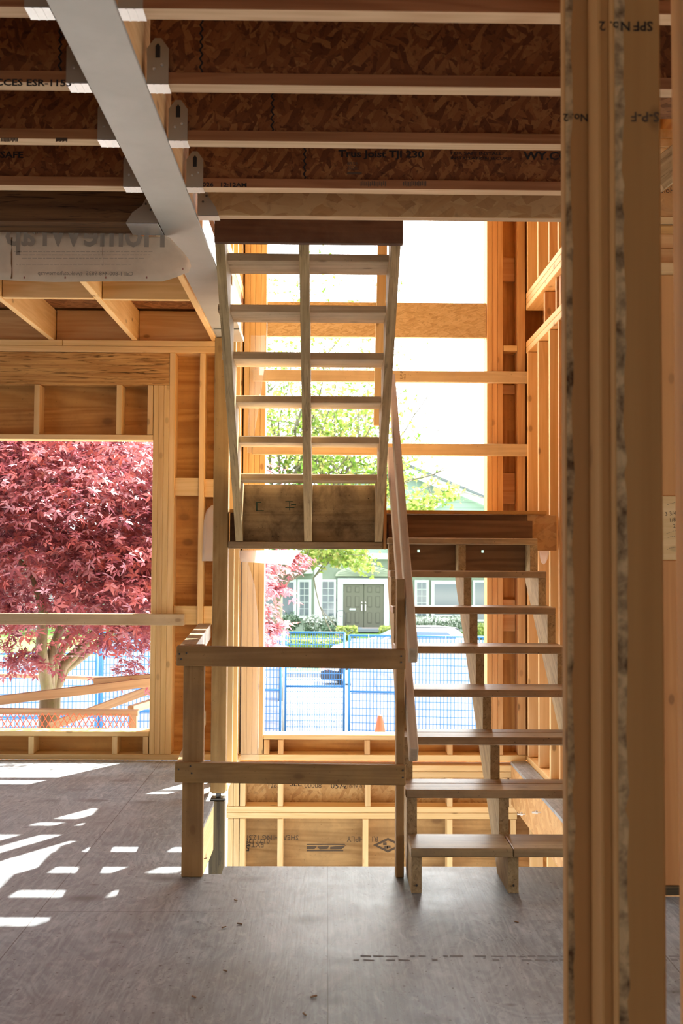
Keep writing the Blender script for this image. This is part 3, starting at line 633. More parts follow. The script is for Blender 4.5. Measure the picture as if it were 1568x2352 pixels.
# ---------------------------------------------------------------- lower flight
sf = thing('stair_flight', 'lower open-riser wooden stair flight rising from the floor to the landing', 'stairs', (.81, 5.6, 0))
RZ, RY = .1935, .255
ty = [4.68+RY*k for k in range(8)]; tz = [.196+RZ*k for k in range(8)]
poly = [(4.702, .001)]
for k in range(8): poly += [(ty[k]+.022, tz[k]-.0395), ((ty[k+1]+.022) if k < 7 else 6.640, tz[k]-.0395)]
poly += [(6.640, 1.306-.789*.02), (5.008, .001)]
for x in (.366, .780, 1.208): put('stringer', prism_bm(poly, 'X', x, x+.044), STRINGER, sf, gdir=(0, .795, .607))
for k in range(8):
    y0, y1 = ty[k], min(ty[k]+.245, 6.638)
    if k == 0:
        box('tread', .362, .796, y0, y1, tz[k]-.038, tz[k], STAIR, sf, 'X', bev=.004); box('tread', .799, 1.252, y0+.002, y1, tz[k]-.038, tz[k], STAIR, sf, 'X', bev=.004)
    elif k in (1, 2):
        ym = y0+.142; box('tread', .356+.003*k, 1.252, y0, ym, tz[k]-.038, tz[k], STAIR, sf, 'X', bev=.004); box('tread', .358, 1.252, ym+.003, y1, tz[k]-.038, tz[k], STAIR, sf, 'X', bev=.004)
    else: box('tread', .358, 1.250, y0, y1, tz[k]-.038, tz[k], STAIR, sf, 'X', bev=.004)
for x in (.388, .802):
    n_ = put('nail', lathe_bm([(.005, 0), (.005, .003)], (0, 0, 0), 8), NAILM, sf); off = Vector(sf.location)
    n_.rotation_euler = (math.pi/2, 0, 0); n_.location = Vector((x, 4.7005, .035)) - off
    for v in n_.data.vertices: v.co += off
# ---------------------------------------------------------------- landing
ld = thing('stair_landing', 'plywood-fronted wooden half landing between the two stair flights', 'landing', (.35, 7.2, 1.48))
ZL = 1.722
box('deck', -.60, 1.34, 6.645, YW-.003, ZL-.022, ZL, PLYWALL, ld, 'X', bev=.001)
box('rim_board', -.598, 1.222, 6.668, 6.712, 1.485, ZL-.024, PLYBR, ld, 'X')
box('rim_block', 1.225, 1.405, 6.668, 6.712, 1.478, ZL-.024, LSL, ld, 'X')
box('joist', -.598, -.555, 6.715, YW-.003, 1.49, ZL-.024, FIR, ld, 'Y'); box('joist', .26, .30, 6.715, YW-.003, 1.49, ZL-.024, FIR, ld, 'Y'); box('joist', 1.30, 1.34, 6.715, YW-.003, 1.49, ZL-.024, FIR, ld, 'Y')
# riser panel under the right half with two drilled holes
def holed_panel(name, x0, x1, y0, y1, z0, z1, holes, mat, par):
    bm = bmesh.new(); hz = holes[0][1]; r_ = .008
    cube_into(bm, (x0, y0, z0), (x1, y1, hz-r_), 0); cube_into(bm, (x0, y0, hz+r_), (x1, y1, z1), 0)
    xs = [x0] + [v for h in holes for v in (h[0]-r_, h[0]+r_)] + [x1]
    for i in range(0, len(xs), 2): cube_into(bm, (xs[i], y0, hz-r_), (xs[i+1], y1, hz+r_), 0)
    return put(name, bm, mat, par, 'X')
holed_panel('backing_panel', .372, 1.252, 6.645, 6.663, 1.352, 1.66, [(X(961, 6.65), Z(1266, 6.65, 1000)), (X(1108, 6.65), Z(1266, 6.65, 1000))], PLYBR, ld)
rp = box('riser_panel', -.556, .332, 6.630, 6.648, 1.526, 1.872, PLYDK, ld, 'X', bev=.001)
box('ledger', -.600, .334, 6.585, 6.664, 1.481, 1.5235, STAIR, ld, 'X')
box('end_post', .336, .356, 6.59, 6.64, 1.481, 2.20, FIR, ld, 'Z')
GRN = plain('green_paint_mark', (.03, .055, .035), .9)
bm = bmesh.new(); yp = 6.6295
for a, b_, c, d in ((588, 1155, 591, 1174), (588, 1153, 600, 1155), (588, 1172, 606, 1174), (655, 1151, 672, 1153), (664, 1153, 666, 1172), (668, 1158, 680, 1160), (655, 1165, 676, 1167)):
    P_ = [at(px, py, yp) for px, py in ((a, b_), (c, b_), (c, d), (a, d))]; bm.faces.new([bm.verts.new(p) for p in P_])
put('paint_mark', bm, GRN, rp)
# ---------------------------------------------------------------- upper flight
uf = thing('stair_flight', 'upper stair flight seen from below, climbing from the landing to the dark header board', 'stairs', (-.11, 5.7, 1.52))
uz = [ZL-.002+.194*(k+1) for k in range(7)]; uy = [6.31-.23*k for k in range(7)]
def ustr(x0, x1, cut):
    low = lambda y: 1.526+.843*(6.57-y)
    P_ = [(6.622, 1.526), (6.622, uz[0]-.0395)]
    yend = 4.948
    for k in range(6):
        P_ += [(uy[k], uz[k]-.0395), (uy[k], uz[k+1]-.0395)]
    P_ += [(yend, uz[6]-.0395), (yend, low(yend))]
    P_ += [(6.57, 1.526)]
    bm = prism_bm(P_, 'X', x0, x1)
    if cut:
        for v in bm.verts: v.co.x += .028*(6.6-v.co.y)/1.65
    return put('stringer', bm, STRINGER, uf, gdir=(0, -.765, .645))
ustr(-.555, -.511, True); ustr(-.141, -.095, False); ustr(.284, .329, False)
for k in range(7):
    x0 = -.555 if k < 5 else -.523
    box('tread', x0, .329, uy[k]+.001, uy[k]+.243, uz[k]-.038, uz[k], TREADU, uf, 'X', bev=.003)
box('header_board', -.524, X(925, 4.93, 530), 4.908, 4.946, Z(558, 4.908), 3.03, DARKW, uf, 'X')
# leaning guard stud beside the upper flight
board('guard_stud', at(879, 520, 6.86), at(868, 978, 6.86), .060, .038, FRESH, uf, side=(1, 0, 0))
# ---------------------------------------------------------------- guard rail round the stair opening
gr = thing('guard_rail', 'temporary lumber guard rail with two boards across the front of the stair opening', 'railing', (-.15, 4.93, 0))
YR = 4.886
def rail(pl, pr, name='rail'):
    a, b_ = at(*pl, YR+.018), at(*pr, YR+.018)
    return board(name, a, b_, .037, .089, RAIL, gr, side=(0, 1, 0), bev=.004)
rail((406, 1505.5), (931, 1514)); rail((402, 1772.5), (931, 1779.5))
box('post', X(416, 4.93, 2000), X(464.5, 4.93, 2000), 4.926, 4.963, .001, 1.035, RAIL, gr, 'Z', bev=.004)
box('post', .314, .350, 4.926, 5.010, .001, 1.335, RAIL, gr, 'Z', bev=.003)
board('return_rail', (-.632, 4.965, .985), (-.738, 6.60, .985), .076, .086, STAIR, gr); board('return_rail', (-.655, 4.965, .465), (-.745, 6.60, .465), .04, .086, STAIR, gr)
for (px, py) in ((412, 1502), (416, 1514), (428, 1500), (921, 1507), (921, 1521), (410, 1767), (437, 1760), (440, 1776), (925, 1770), (925, 1786)):
    p = at(px, py, YR-.002); n_ = put('nail', lathe_bm([(.0045, 0), (.004, .002), (.001, .0025)], (0, 0, 0), 8), NAILM, gr); off = Vector(gr.location)
    n_.rotation_euler = (math.pi/2, 0, 0); n_.location = p - off
    for v in n_.data.vertices: v.co += off
hd = thing('stair_handrail', 'pair of sloping lumber handrail boards along the left side of the lower flight', 'handrail', (.376, 5.7, .5))
def hrail(name, pl, pr, Y0, Y1):
    return board(name, at(*pl, Y0), at(*pr, Y1), .038, .089, HANDR, hd, side=(1, 0, 0), bev=.005)
hrail('top_rail', (949, 1507), (899, 872), 4.70, 6.52)
hrail('middle_rail', (950, 1735), (896, 1040), 4.72, 6.52)
# ---------------------------------------------------------------- guard boards nailed across openings
gb = box('guard_board', XL, X(424, YW-.02, 1420), YW-.040, YW-.002, Z(1435.5, YW-.03, 200), Z(1409, YW-.03, 200), GUARD, None, 'X', bev=.004); tag(gb, 'lumber guard board nailed across the left window in front of the red tree', 'board')
g2 = box('guard_board', X(577, YW-.02), X(1211, YW-.02, 860), YW-.040, YW-.002, Z(878, YW-.03, 900), Z(851, YW-.03, 900), GUARD, None, 'X', bev=.004); tag(g2, 'upper of two guard boards across the tall stairwell opening, greyish stamped face', 'board')
g3 = box('guard_board', X(577, YW-.02), X(1211, YW-.02, 1030), YW-.040, YW-.002, Z(1046, YW-.03, 900), Z(1018, YW-.03, 900), GUARD, None, 'X', bev=.004); tag(g3, 'lower of two guard boards across the tall stairwell opening, above the gable', 'board')
def vt(s, par, px, py, Y, size): p = at(px, py, Y); return text('stamp', s, (p.x, Y, p.z), (0, 0, 1), (-1, 0, 0), size, INKF, par)
vt('S-P-F', g2, 925, 872, YW-.0405, .03); vt('No.2', g2, 931, 872, YW-.0405, .02)
pr_ = None
# ---------------------------------------------------------------- loose plastic
def plast(name, outline, Y, mat, label, bulge=.02):
    bm = bmesh.new(); vs_ = [bm.verts.new((lambda p: (p.x, Y+bulge*math.sin(i*1.3), p.z))(at(px, py, Y))) for i, (px, py) in enumerate(outline)]
    f_ = bm.faces.new(vs_); bmesh.ops.triangulate(bm, faces=[f_]); o = put(name, bm, mat, None, 'Z', smooth=True)
    md = o.modifiers.new('thickness', 'SOLIDIFY'); md.thickness = .0006
    return tag(o, label, 'plastic sheet')
def strip(name, left, right, Y, mat, label, wave=.015):
    bm = bmesh.new(); rows = []
    for i, (l, r_) in enumerate(zip(left, right)):
        row = []
        for k in range(5):
            p = at(l[0]+(r_[0]-l[0])*k/4, l[1]+(r_[1]-l[1])*k/4, Y); row.append(bm.verts.new((p.x, Y+wave*math.sin(i*1.1+k*.9), p.z)))
        rows.append(row)
    for a, b_ in zip(rows, rows[1:]):
        for k in range(4): bm.faces.new((a[k], a[k+1], b_[k+1], b_[k]))
    o = put(name, bm, mat, None, 'Z', smooth=True); md = o.modifiers.new('thickness', 'SOLIDIFY'); md.thickness = .0006
    return tag(o, label, 'plastic sheet')
strip('plastic_sheet', [(556, 1262), (552, 1290), (552, 1360), (552, 1440), (552, 1540), (552, 1640), (552, 1745)], [(560, 1262), (572, 1300), (585, 1345), (592, 1420), (596, 1530), (594, 1640), (594, 1748)], YW-.05, PLASTIC, 'clear plastic sheet curling along the left jamb below the landing', .01)
strip('plastic_sheet', [(486, 1160), (474, 1172), (468, 1195), (466, 1230), (465, 1260), (464, 1289)], [(500, 1160), (500, 1172), (500, 1195), (500, 1230), (500, 1260), (500, 1289)], YW-.03, PLASTW, 'milky plastic flap with a rounded top showing left of the timber post', .006)
strip('plastic_sheet', [(548, 1264), (548, 1272), (550, 1280), (552, 1290)], [(694, 1264), (682, 1272), (674, 1284), (668, 1298)], YW-.09, PLASTW, 'milky plastic strip hanging under the landing across the middle window', .008)
strip('plastic_sheet', [(576, 770), (574, 840), (572, 900), (570, 960), (568, 1040)], [(610, 770), (608, 840), (600, 900), (590, 960), (576, 1040)], YW-.06, PLASTIC, 'clear plastic sheet on the left jamb beside the upper stair flight', .01)
strip('plastic_sheet', [(1238, 1264), (1240, 1280), (1243, 1292), (1246, 1296)], [(1262, 1264), (1258, 1280), (1254, 1290), (1250, 1296)], 7.0, PLASTW, 'small milky plastic scrap under the right end of the landing', .006)
# ---------------------------------------------------------------- foreground stud post and right edge
sp3 = thing('stud_post', 'built-up post of three near studs standing in the right foreground, blurred', 'post', (.54, 2.1, 0))
st = box('stud', .536, .6255, 2.02, 2.0575, .001, 3.198, POSTNEAR, sp3, 'Z', bev=.004)
s2 = box('stud', .517, .555, 2.0585, 2.1480, .001, 3.198, POSTNEAR, sp3, 'Z', bev=.004)
s3 = box('stud', .471, .560, 2.1490, 2.187, .001, 3.198, POSTNEAR, sp3, 'Z', bev=.004)
for par, yf, x0, sd_, wmax in ((st, 2.0192, .5385, 3, .021), (s3, 2.1482, .4735, 9, .016)):
    rnd = random.Random(sd_); bm = bmesh.new(); z = .1; L_ = []
    WANE = plain('bark_wane', (.72, .52, .27), .9, noise=1.0, nscale=22, ncol=(.07, .026, .009))
    while z < 3.15: L_.append((z, x0+wmax*rnd.uniform(.55, 1.0))); z += rnd.uniform(.02, .07)
    rows = [[bm.verts.new((x0, yf+.0006, z_)), bm.verts.new(((x0+xw)/2, yf-.0012, z_)), bm.verts.new((xw, yf+.0006, z_))] for z_, xw in L_]
    for a, b_ in zip(rows, rows[1:]):
        for k in range(2): bm.faces.new((a[k], a[k+1], b_[k+1], b_[k]))
    put('bark_edge', bm, WANE, par, 'Z')
def upt(s, par, px, py, Y, size, mat=INK): p = at(px, py, Y); return text('stamp', s, (p.x, Y, p.z), (-1, 0, 0), (0, 0, -1), size, mat, par, .02)
upt('No. 2', st, 1448, 50, 2.0185, .026); upt('SPF', st, 1499, 50, 2.0185, .026)
upt('S-P-F', st, 1514, 258, 2.0185, .026, INKF)
upt('No. 2', s3, 1351, 262, 2.147, .022)
NR = wood('pale_near_lumber', (.88, .72, .44), (.76, .58, .32), knots=.1)
es = board('near_stud', (.7145, 2.05, .001), (.7065, 2.05, 3.198), .078, .089, NR, None, side=(1, 0, 0)); tag(es, 'pale out-of-focus stud cut off by the right edge of the photo', 'stud')
# ---------------------------------------------------------------- partition at the far right, seen in the gap behind the near studs
wp = thing('wall_partition', loc=(2.4, 4.67, 0), kind='structure'); YP = 4.67
box('bottom_plate', 1.42, 3.6, YP+.002, YP+.09, .001, .040, OLDPOST, wp, 'X')
zA, zB, zC = Z(1286, YP, 1540), Z(1139, YP, 1540), Z(630, YP, 1540)
box('panel', 1.42, 3.6, YP+.01, YP+.03, .042, zA-.002, PANEL, wp, 'Z'); pn = box('notice_panel', 1.42, 3.6, YP+.0, YP+.02, zA, zB, FRESH, wp, 'X'); box('panel', 1.42, 3.6, YP+.01, YP+.03, zB+.002, zC, PANEL, wp, 'Z')
box('plate', 1.40, 3.6, YP-.03, YP+.06, zC+.001, Z(607, YP, 1540), FRESH, wp, 'X')
box('header', 1.42, 3.6, YP+.02, YP+.06, Z(605, YP, 1540), Z(568, YP, 1540), FIR, wp, 'X'); box('header', 1.42, 3.6, YP+.03, YP+.07, Z(566, YP, 1540), Z(533, YP, 1540), FIR, wp, 'X'); box('header', 1.42, 3.6, YP+.035, YP+.08, Z(532, YP, 1540), Z(511, YP, 1540), PARALLAM, wp, 'X')
box('header', 1.42, 3.6, YP+.03, YP+.07, Z(509, YP, 1540), Z(492, YP, 1540), FRESH, wp, 'X')
hb = box('header', 1.42, 3.6, YP+.04, YP+.08, Z(491, YP, 1540), Z(395, YP, 1540), LSL, wp, 'X')
for s, py in (('Side', 430), ('Hole', 443)): text('stamp', s, (X(1557, YP+.039), YP+.0392, Z(py, YP+.039, 1540)), (-1, 0, 0), (0, 0, 1), .034, INK, hb)
for i, s in enumerate(('3 3/4', '1/8', '20')): p = at(1527+9*i, 1185+14*i, YP-.0006); text('handwriting', s, (p.x, YP-.0006, p.z), (1, 0, .1), (-.1, 0, 1), .024, INKF, pn)
bm = bmesh.new(); rnd = random.Random(4)
for py, px in ((1160, 1532), (1225, 1530), (1236, 1533), (1262, 1531)):
    for k in range(6):
        a = at(px+4.5*k, py-1.2*k+rnd.uniform(-1, 1), YP-.0006); bm.faces.new([bm.verts.new((a.x+dx, a.y, a.z+dz)) for dx, dz in ((0, 0), (.006, .002), (.006, .0035), (0, .0015))])
put('handwriting', bm, INKF, pn)
dg_ = board('stair_stringer', at(1500, 412, 4.45), at(1640, 300, 4.45), .05, .125, STRINGER, None, side=(0, 1, 0)); tag(dg_, 'pale sloping stringer glimpsed between the near studs at the right edge', 'stringer')
# ---------------------------------------------------------------- wood scraps on the floor
CHIP = wood('wood_chip', (.30, .18, .09), (.16, .085, .04), knots=0)
for px, py, L_, lab in ((541, 2068, .022, 'reddish wood chip on the plywood seam in front of the stair opening'), (550, 2122, .028, 'thin wood sliver lying left of the centre floor seam'), (514, 2130, .024, 'thin pale sliver on the grey floor left of the centre, nearest the guard post'),
        (720, 2289, .030, 'rust-coloured wood chip just left of the centre floor seam'), (445, 2290, .022, 'pinkish wood chip at the lower left of the floor'), (517, 2230, .020, 'small sliver in the dark middle of the floor'), (699, 2330, .022, 'thin sliver near the bottom edge of the photo'), (1186, 2118, .022, 'thin sliver on the sunlit-side floor in front of the lower flight'), (472, 1972, .02, 'pale curl of wood at the foot of the left guard post')):
    p = CAM + (at(px, py, 1)-CAM)*((.003-1.431)/(at(px, py, 1).z-1.431)); a = random.uniform(0, 3.1)
    L_ *= .75; d_ = Vector((math.cos(a), math.sin(a), 0))*L_/2
    o = board('wood_chip', p-d_, p+d_+Vector((0, 0, .002)), L_*.35, .004, CHIP, None, side=(-math.sin(a), math.cos(a), 0), bev=.0008); tag(o, lab, 'wood chip', 'wood scraps on the floor')
# ================================================================ outside
GRD = plain('pale_gravel', (.22, .215, .205), .95, noise=1.0, nscale=9, ncol=(.05, .048, .043))
ASPH = plain('pale_asphalt', (.25, .25, .255), .95, noise=.4, nscale=2, ncol=(.34, .34, .35))
GRASS = plain('lawn_green', (.10, .20, .025), .9, noise=.9, nscale=14, ncol=(.055, .13, .015))
CURB = plain('concrete', (.3, .3, .28), .9, noise=.5, nscale=6)
def slope(name, x0, x1, ya, za, yb, zb, mat, t=.2): return S(put(name, prism_bm([(ya, za), (yb, zb), (yb, zb-t), (ya, za-t)], 'X', x0, x1), mat, None, 'X', rand=False))
slope('ground', -45, 45, 7.9, -1.25, 17.0, -1.658, plain('light_bounce_yard', (.56, .54, .50), .9, noise=.4, nscale=3, ncol=(.44, .42, .39))); slope('ground', -45, 45, 17.0, -1.658, 22.4, -1.90, GRD); slope('street', -60, 60, 22.4, -1.90, 36.0, -2.52, ASPH)  # near yard lies out of view, made paler to bounce light up the stairs
S(box('curb', -60, 60, 36.0, 36.35, -2.8, -2.36, CURB, None, 'X', bev=.03)); slope('lawn', -60, 60, 36.35, -2.37, 47.6, -1.78, GRASS)
S(box('front_path', 1.1, 3.2, 36.3, 46.0, -2.5, -2.0, CURB, None, 'Y'))
# ---------------------------------------------------------------- house across the street
HY = 48.0
hs = thing('house', 'sage green house with double front doors across the street, behind the blue fence', 'house', (0, HY, -1.8))
STUC = plain('sage_stucco', (.19, .235, .175), .9, noise=.4, nscale=5, ncol=(.15, .19, .14)); SID = plain('pale_green_siding', (.42, .54, .46), .7); TRIM = plain('white_trim', (.47, .53, .50), .6)
DOORM = plain('olive_door', (.105, .108, .075), .5); DOORG = plain('olive_door_groove', (.07, .072, .05), .6); GLS = plain('house_glass', (.10, .13, .14), .08, 0, .8); ROOFM = plain('grey_shingles', (.13, .15, .15), .9, noise=.6, nscale=8); CREAM = plain('cream_panel', (.33, .38, .285), .8); BRASS = plain('silver_handle', (.75, .75, .72), .25, .8)
def hb_(name, px0, px1, py0, py1, y0, dpt, mat, par=hs, bev=.01): return box(name, X(px0, y0), X(px1, y0), y0, y0+dpt, Z(py1, y0), Z(py0, y0), mat, par, bev=bev)
box('wall', -16.5, 9.5, HY, HY+6, -2.2, 1.55, STUC, hs, 'X', bev=0)
# upper storey with lap siding and a street-facing gable
def siding(name, poly, y0, y1, par=hs):
    return put(name, prism_bm(poly, 'Y', y0, y1), SIDM, par, 'X', rand=False)
def siding_mat():
    m, nt, b, out = newmat('lap_siding'); q = NB(nt); v = q.gc(); sx = q.n('ShaderNodeSeparateXYZ'); q.link(v, sx.inputs[0])
    fr_ = q.math('FRACT', q.math('MULTIPLY', sx.outputs[1], 4.2)); ln = q.math('LESS_THAN', fr_, .12)
    q.link(q.mix(ln, (.24, .335, .275), (.17, .235, .20)), b.inputs['Base Color']); b.inputs['Roughness'].default_value = .7; return m
SIDM = siding_mat()
pk = at(893, 1052, HY-.6); e1 = at(1122, 1147, HY-.6); slp = (pk.z-e1.z)/(e1.x-pk.x)
exl = pk.x-(e1.x-pk.x)*1.4; ez = lambda x: pk.z-slp*abs(x-pk.x)
xr_ = e1.x+3.2
siding('upper_wall', [(exl, 1.60), (xr_, 1.60), (xr_, ez(xr_)-.1), (pk.x, pk.z-.1), (exl, ez(exl)-.1)], HY-.1, HY+5)
for a, b_ in ((pk.x, xr_+.4), (pk.x, exl-.4)):
    P_ = [(a, ez(a)-.42), (b_, ez(b_)-.42), (b_, ez(b_)-.02), (a, ez(a)-.02)]; put('fascia', prism_bm(P_, 'Y', HY-.62, HY-.50), TRIM, hs, 'X')
    P_ = [(a, ez(a)-.015), (b_, ez(b_)-.015), (b_, ez(b_)+.10), (a, ez(a)+.10)]; put('roof', prism_bm(P_, 'Y', HY-.75, HY+5.5), ROOFM, hs, 'X')
g0 = at(975, 1180, HY-1.5); g1 = at(1048, 1128, HY-1.5)
P_ = [(g0.x-1, g0.z-1.0), (g1.x, g1.z-.32), (g1.x, g1.z), (g0.x-1.0, g0.z-.72)]; 
lowg = [(g0.x-1.2, 1.62), (g1.x+3.4, 1.62), (g1.x+3.4, g1.z-1.35), (g1.x, g1.z-.1), (g0.x-1.2, g0.z-.9)]
siding('small_gable', lowg, HY-1.2, HY-.12)
for (a, b_) in (((g0.x-1.4, g0.z-1.0), (g1.x, g1.z-.05)), ((g1.x, g1.z-.05), (g1.x+3.6, g1.z-1.50))):
    put('fascia', prism_bm([(a[0], a[1]-.06), (b_[0], b_[1]-.06), (b_[0], b_[1]+.08), (a[0], a[1]+.08)], 'Y', HY-1.45, HY-1.25), TRIM, hs, 'X')
box('trim_band', -16.5, 9.5, HY-.18, HY-.02, 1.36, 1.62, TRIM, hs, 'X', bev=.01)
# porch
hb_('lintel', 645, 718, 1306, 1318, HY-.5, .45, TRIM); 
bm = lathe_bm([(.16, -1.95), (.17, 0), (.17, 1.55)], (X(731, HY-1.0), HY-1.0, 0), 20); put('column', bm, TRIM, hs, smooth=False)
bm = bmesh.new(); cxa, cza = X(838, HY-.2), Z(1323, HY-.2); rx, rz = 1.30, .46; n = 20
arc = [(cxa+rx*math.cos(math.pi*i/n), cza+rz*math.sin(math.pi*i/n)) for i in range(n+1)]
put('sunburst_panel', prism_bm(arc, 'Y', HY-.22, HY-.02), CREAM, hs, 'X')
for i in range(1, 16):
    a = math.pi*i/16; board('sunburst_ray', (cxa+.14*math.cos(a), HY-.235, cza+.10*math.sin(a)), (cxa+rx*.93*math.cos(a), HY-.235, cza+rz*.93*math.sin(a)), .03, .022, TRIM if 0 else STUC, hs, side=(0, 1, 0), bev=0)
hb_('door_surround', 775, 894, 1328, 1341, HY-.14, .12, TRIM); hb_('door_surround', 775, 788, 1340, 1444, HY-.12, .11, TRIM); hb_('door_surround', 882, 894, 1340, 1444, HY-.12, .11, TRIM)
for k, (a, b_) in enumerate(((788.5, 835), (836, 882))):
    dr = hb_('door', a, b_, 1341, 1444, HY-.07, .06, DOORM)
    for cx0, cx1 in ((a+8, a+18), (a+27, a+37)):
        for r0, r1 in ((1347, 1360), (1369, 1394), (1406, 1431)): hb_('door_panel', cx0, cx1, r0, r1, HY-.085, .02, DOORG, dr, .004); hb_('door_panel', cx0+1.2, cx1-1.2, r0+1.2, r1-1.2, HY-.09, .02, DOORM, dr, .004)
    hx = 831 if k == 0 else 839.5
    hb_('door_handle', hx-1, hx+1, 1388, 1403, HY-.13, .04, BRASS, dr, .004); hb_('door_lock', hx-1, hx+1, 1382, 1385, HY-.12, .04, BRASS, dr, .004)
    if k == 0: hb_('letter_slot', 803, 817, 1397.5, 1401.5, HY-.10, .03, TRIM, dr, .004)
hb_('doorstep', 778, 905, 1444, 1452, HY-1.2, 1.1, plain('blue_grey_step', (.15, .18, .21), .8)); hb_('doormat', 832, 872, 1442.5, 1444.5, HY-.9, .5, plain('doormat', (.26, .2, .15), .9))
hb_('doorbell_panel', 770, 774, 1374, 1380, HY-.06, .04, plain('black_panel', (.03, .035, .04), .4))
def win(px0, px1, py0, py1, fr, cols, rows, sash=None):
    f_ = hb_('window', px0, px1, py0, py1, HY-.10, .09, TRIM)
    gx0, gx1, gy0, gy1 = px0+fr, px1-fr, py0+fr, py1-fr
    hb_('pane', gx0, gx1, gy0, gy1, HY-.115, .01, GLS, f_, 0)
    for c in range(1, cols): x_ = gx0+(gx1-gx0)*c/cols; hb_('muntin', x_-.5, x_+.5, gy0, gy1, HY-.13, .014, TRIM, f_, 0)
    for r_ in range(1, rows): y_ = gy0+(gy1-gy0)*r_/rows; hb_('muntin', gx0, gx1, y_-.5, y_+.5, HY-.13, .014, TRIM, f_, 0)
win(560, 681, 1331, 1419, 7, 1, 1); win(683, 715.5, 1331, 1420, 6, 2, 5); win(736, 772, 1331, 1420, 5, 2, 5)
win(952, 985, 1331, 1420, 6, 2, 5); win(990, 1066, 1332, 1418, 8, 1, 1); win(1086, 1130, 1331, 1426, 5, 1, 1)
for px0, px1 in ((20, 60), (110, 200), (260, 320)): win(px0, px1, 1325, 1415, 6, 2, 3)
# shrubs and hedges: leaf masses with stems
def leaf_mesh(name, C, N_, size, mat, par, lv, kind='maple', seed=1):
    rg = np.random.default_rng(seed); n = len(C)
    if kind == 'maple': angs = np.array([-1.9, -1.05, 0, 1.05, 1.9]); lens = np.array([.5, .85, 1, .85, .5]); wid = .15
    else: angs = np.array([-.9, 0, .9]); lens = np.array([.75, 1, .75]); wid = .26
    if kind == 'oval': angs = np.array([0.]); lens = np.array([1.]); wid = .3
    N_ = N_/np.linalg.norm(N_, axis=1)[:, None]; t = rg.normal(size=(n, 3)); t[:, 2] -= .5; t -= (t*N_).sum(1)[:, None]*N_; t /= np.linalg.norm(t, axis=1)[:, None]; b_ = np.cross(N_, t)
    sz = size*rg.uniform(.7, 1.25, n); V = []; Q = []
    for a, l in zip(angs, lens):
        ax = t*math.cos(a)+b_*math.sin(a); pr = -t*math.sin(a)+b_*math.cos(a); s_ = (sz*l)[:, None]; w_ = (sz*wid*(1.0 if l > .6 else .7))[:, None]
        droop = N_*(-.18)*s_
        V.append(np.stack([C, C+ax*s_*.5+pr*w_, C+ax*s_+droop, C+ax*s_*.5-pr*w_], 1))
    V = np.concatenate([v[:, None] for v in V], 1).reshape(-1, 3); nq = n*len(angs)
    me = bpy.data.meshes.new(name); me.vertices.add(len(V)); base = Vector(par.location) if par else Vector()
    me.vertices.foreach_set('co', (V-np.array(base)).ravel()); me.loops.add(nq*4); me.loops.foreach_set('vertex_index', np.arange(nq*4)); me.polygons.add(nq)
    me.polygons.foreach_set('loop_start', np.arange(nq)*4); me.polygons.foreach_set('loop_total', np.full(nq, 4)); me.update()
    at_ = me.attributes.new('lv', 'FLOAT', 'FACE'); at_.data.foreach_set('value', np.repeat(lv, len(angs)).astype(np.float32)); me.validate()
    me.materials.append(mat); o = bpy.data.objects.new(name, me); COL.objects.link(o); o.parent = par; return o
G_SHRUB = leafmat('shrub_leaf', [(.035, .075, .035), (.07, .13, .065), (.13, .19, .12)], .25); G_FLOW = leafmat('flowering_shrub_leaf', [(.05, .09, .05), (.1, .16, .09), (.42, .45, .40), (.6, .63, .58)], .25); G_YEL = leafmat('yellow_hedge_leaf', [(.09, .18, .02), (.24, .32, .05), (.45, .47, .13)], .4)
BARK = wood('grey_bark', (.17, .155, .105), (.085, .075, .05), knots=.2, dirt=((.14, .17, .05), .4)); BARKR = wood('mossy_maple_bark', (.24, .18, .11), (.13, .09, .05), knots=.2, dirt=((.13, .16, .03), .55), gs=.8)
def shrub(name, px, py, Y, rpx, rpy, mat, label, n=900, size=.10, boxy=False, seed=1, cat='shrub'):
    c = at(px, py, Y); rx, rz = rpx*Y/F, rpy*Y/F; rg = np.random.default_rng(seed)
    t = thing(name, label, cat, (c.x, c.y, c.z-rz))
    if boxy: P_ = rg.uniform(-1, 1, (n, 3)); k = rg.integers(0, 3, n); P_[np.arange(n), k] = np.sign(P_[np.arange(n), k])*rg.uniform(.85, 1.05, n); ry = min(rx, .8)
    else: P_ = rg.normal(size=(n, 3)); P_ /= np.linalg.norm(P_, axis=1)[:, None]; P_ *= rg.uniform(.55, 1.05, n)[:, None]*(1+.12*np.sin(P_[:, :1]*7)); ry = rx
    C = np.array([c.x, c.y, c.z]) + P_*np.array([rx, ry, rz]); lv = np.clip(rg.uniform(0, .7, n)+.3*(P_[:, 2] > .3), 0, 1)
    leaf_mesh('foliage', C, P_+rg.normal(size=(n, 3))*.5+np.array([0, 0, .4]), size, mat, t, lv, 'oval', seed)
    for k in range(3): tube('stem', [(c.x+rx*.2*(k-1), c.y, c.z-rz*1.15), (c.x+rx*.4*(k-1), c.y, c.z+rz*.2)], .03, BARK, t, 6)
    return t
shrub('shrub', 668, 1427, HY-1.5, 20, 18, G_SHRUB, 'dark green shrub under the narrow window of the green house', seed=2); shrub('flowering_shrub', 719, 1432, HY-1.8, 23, 20, G_FLOW, 'white-flowered shrub in front of the white porch column', seed=3)
shrub('flowering_shrub', 760, 1429, HY-1.3, 11, 13, G_FLOW, 'low white-flowered shrub just left of the olive double doors', seed=4); shrub('shrub', 758, 1446, HY-2.6, 20, 10, G_SHRUB, 'low grey-green shrub left of the yellow clipped bush', seed=5, size=.07)
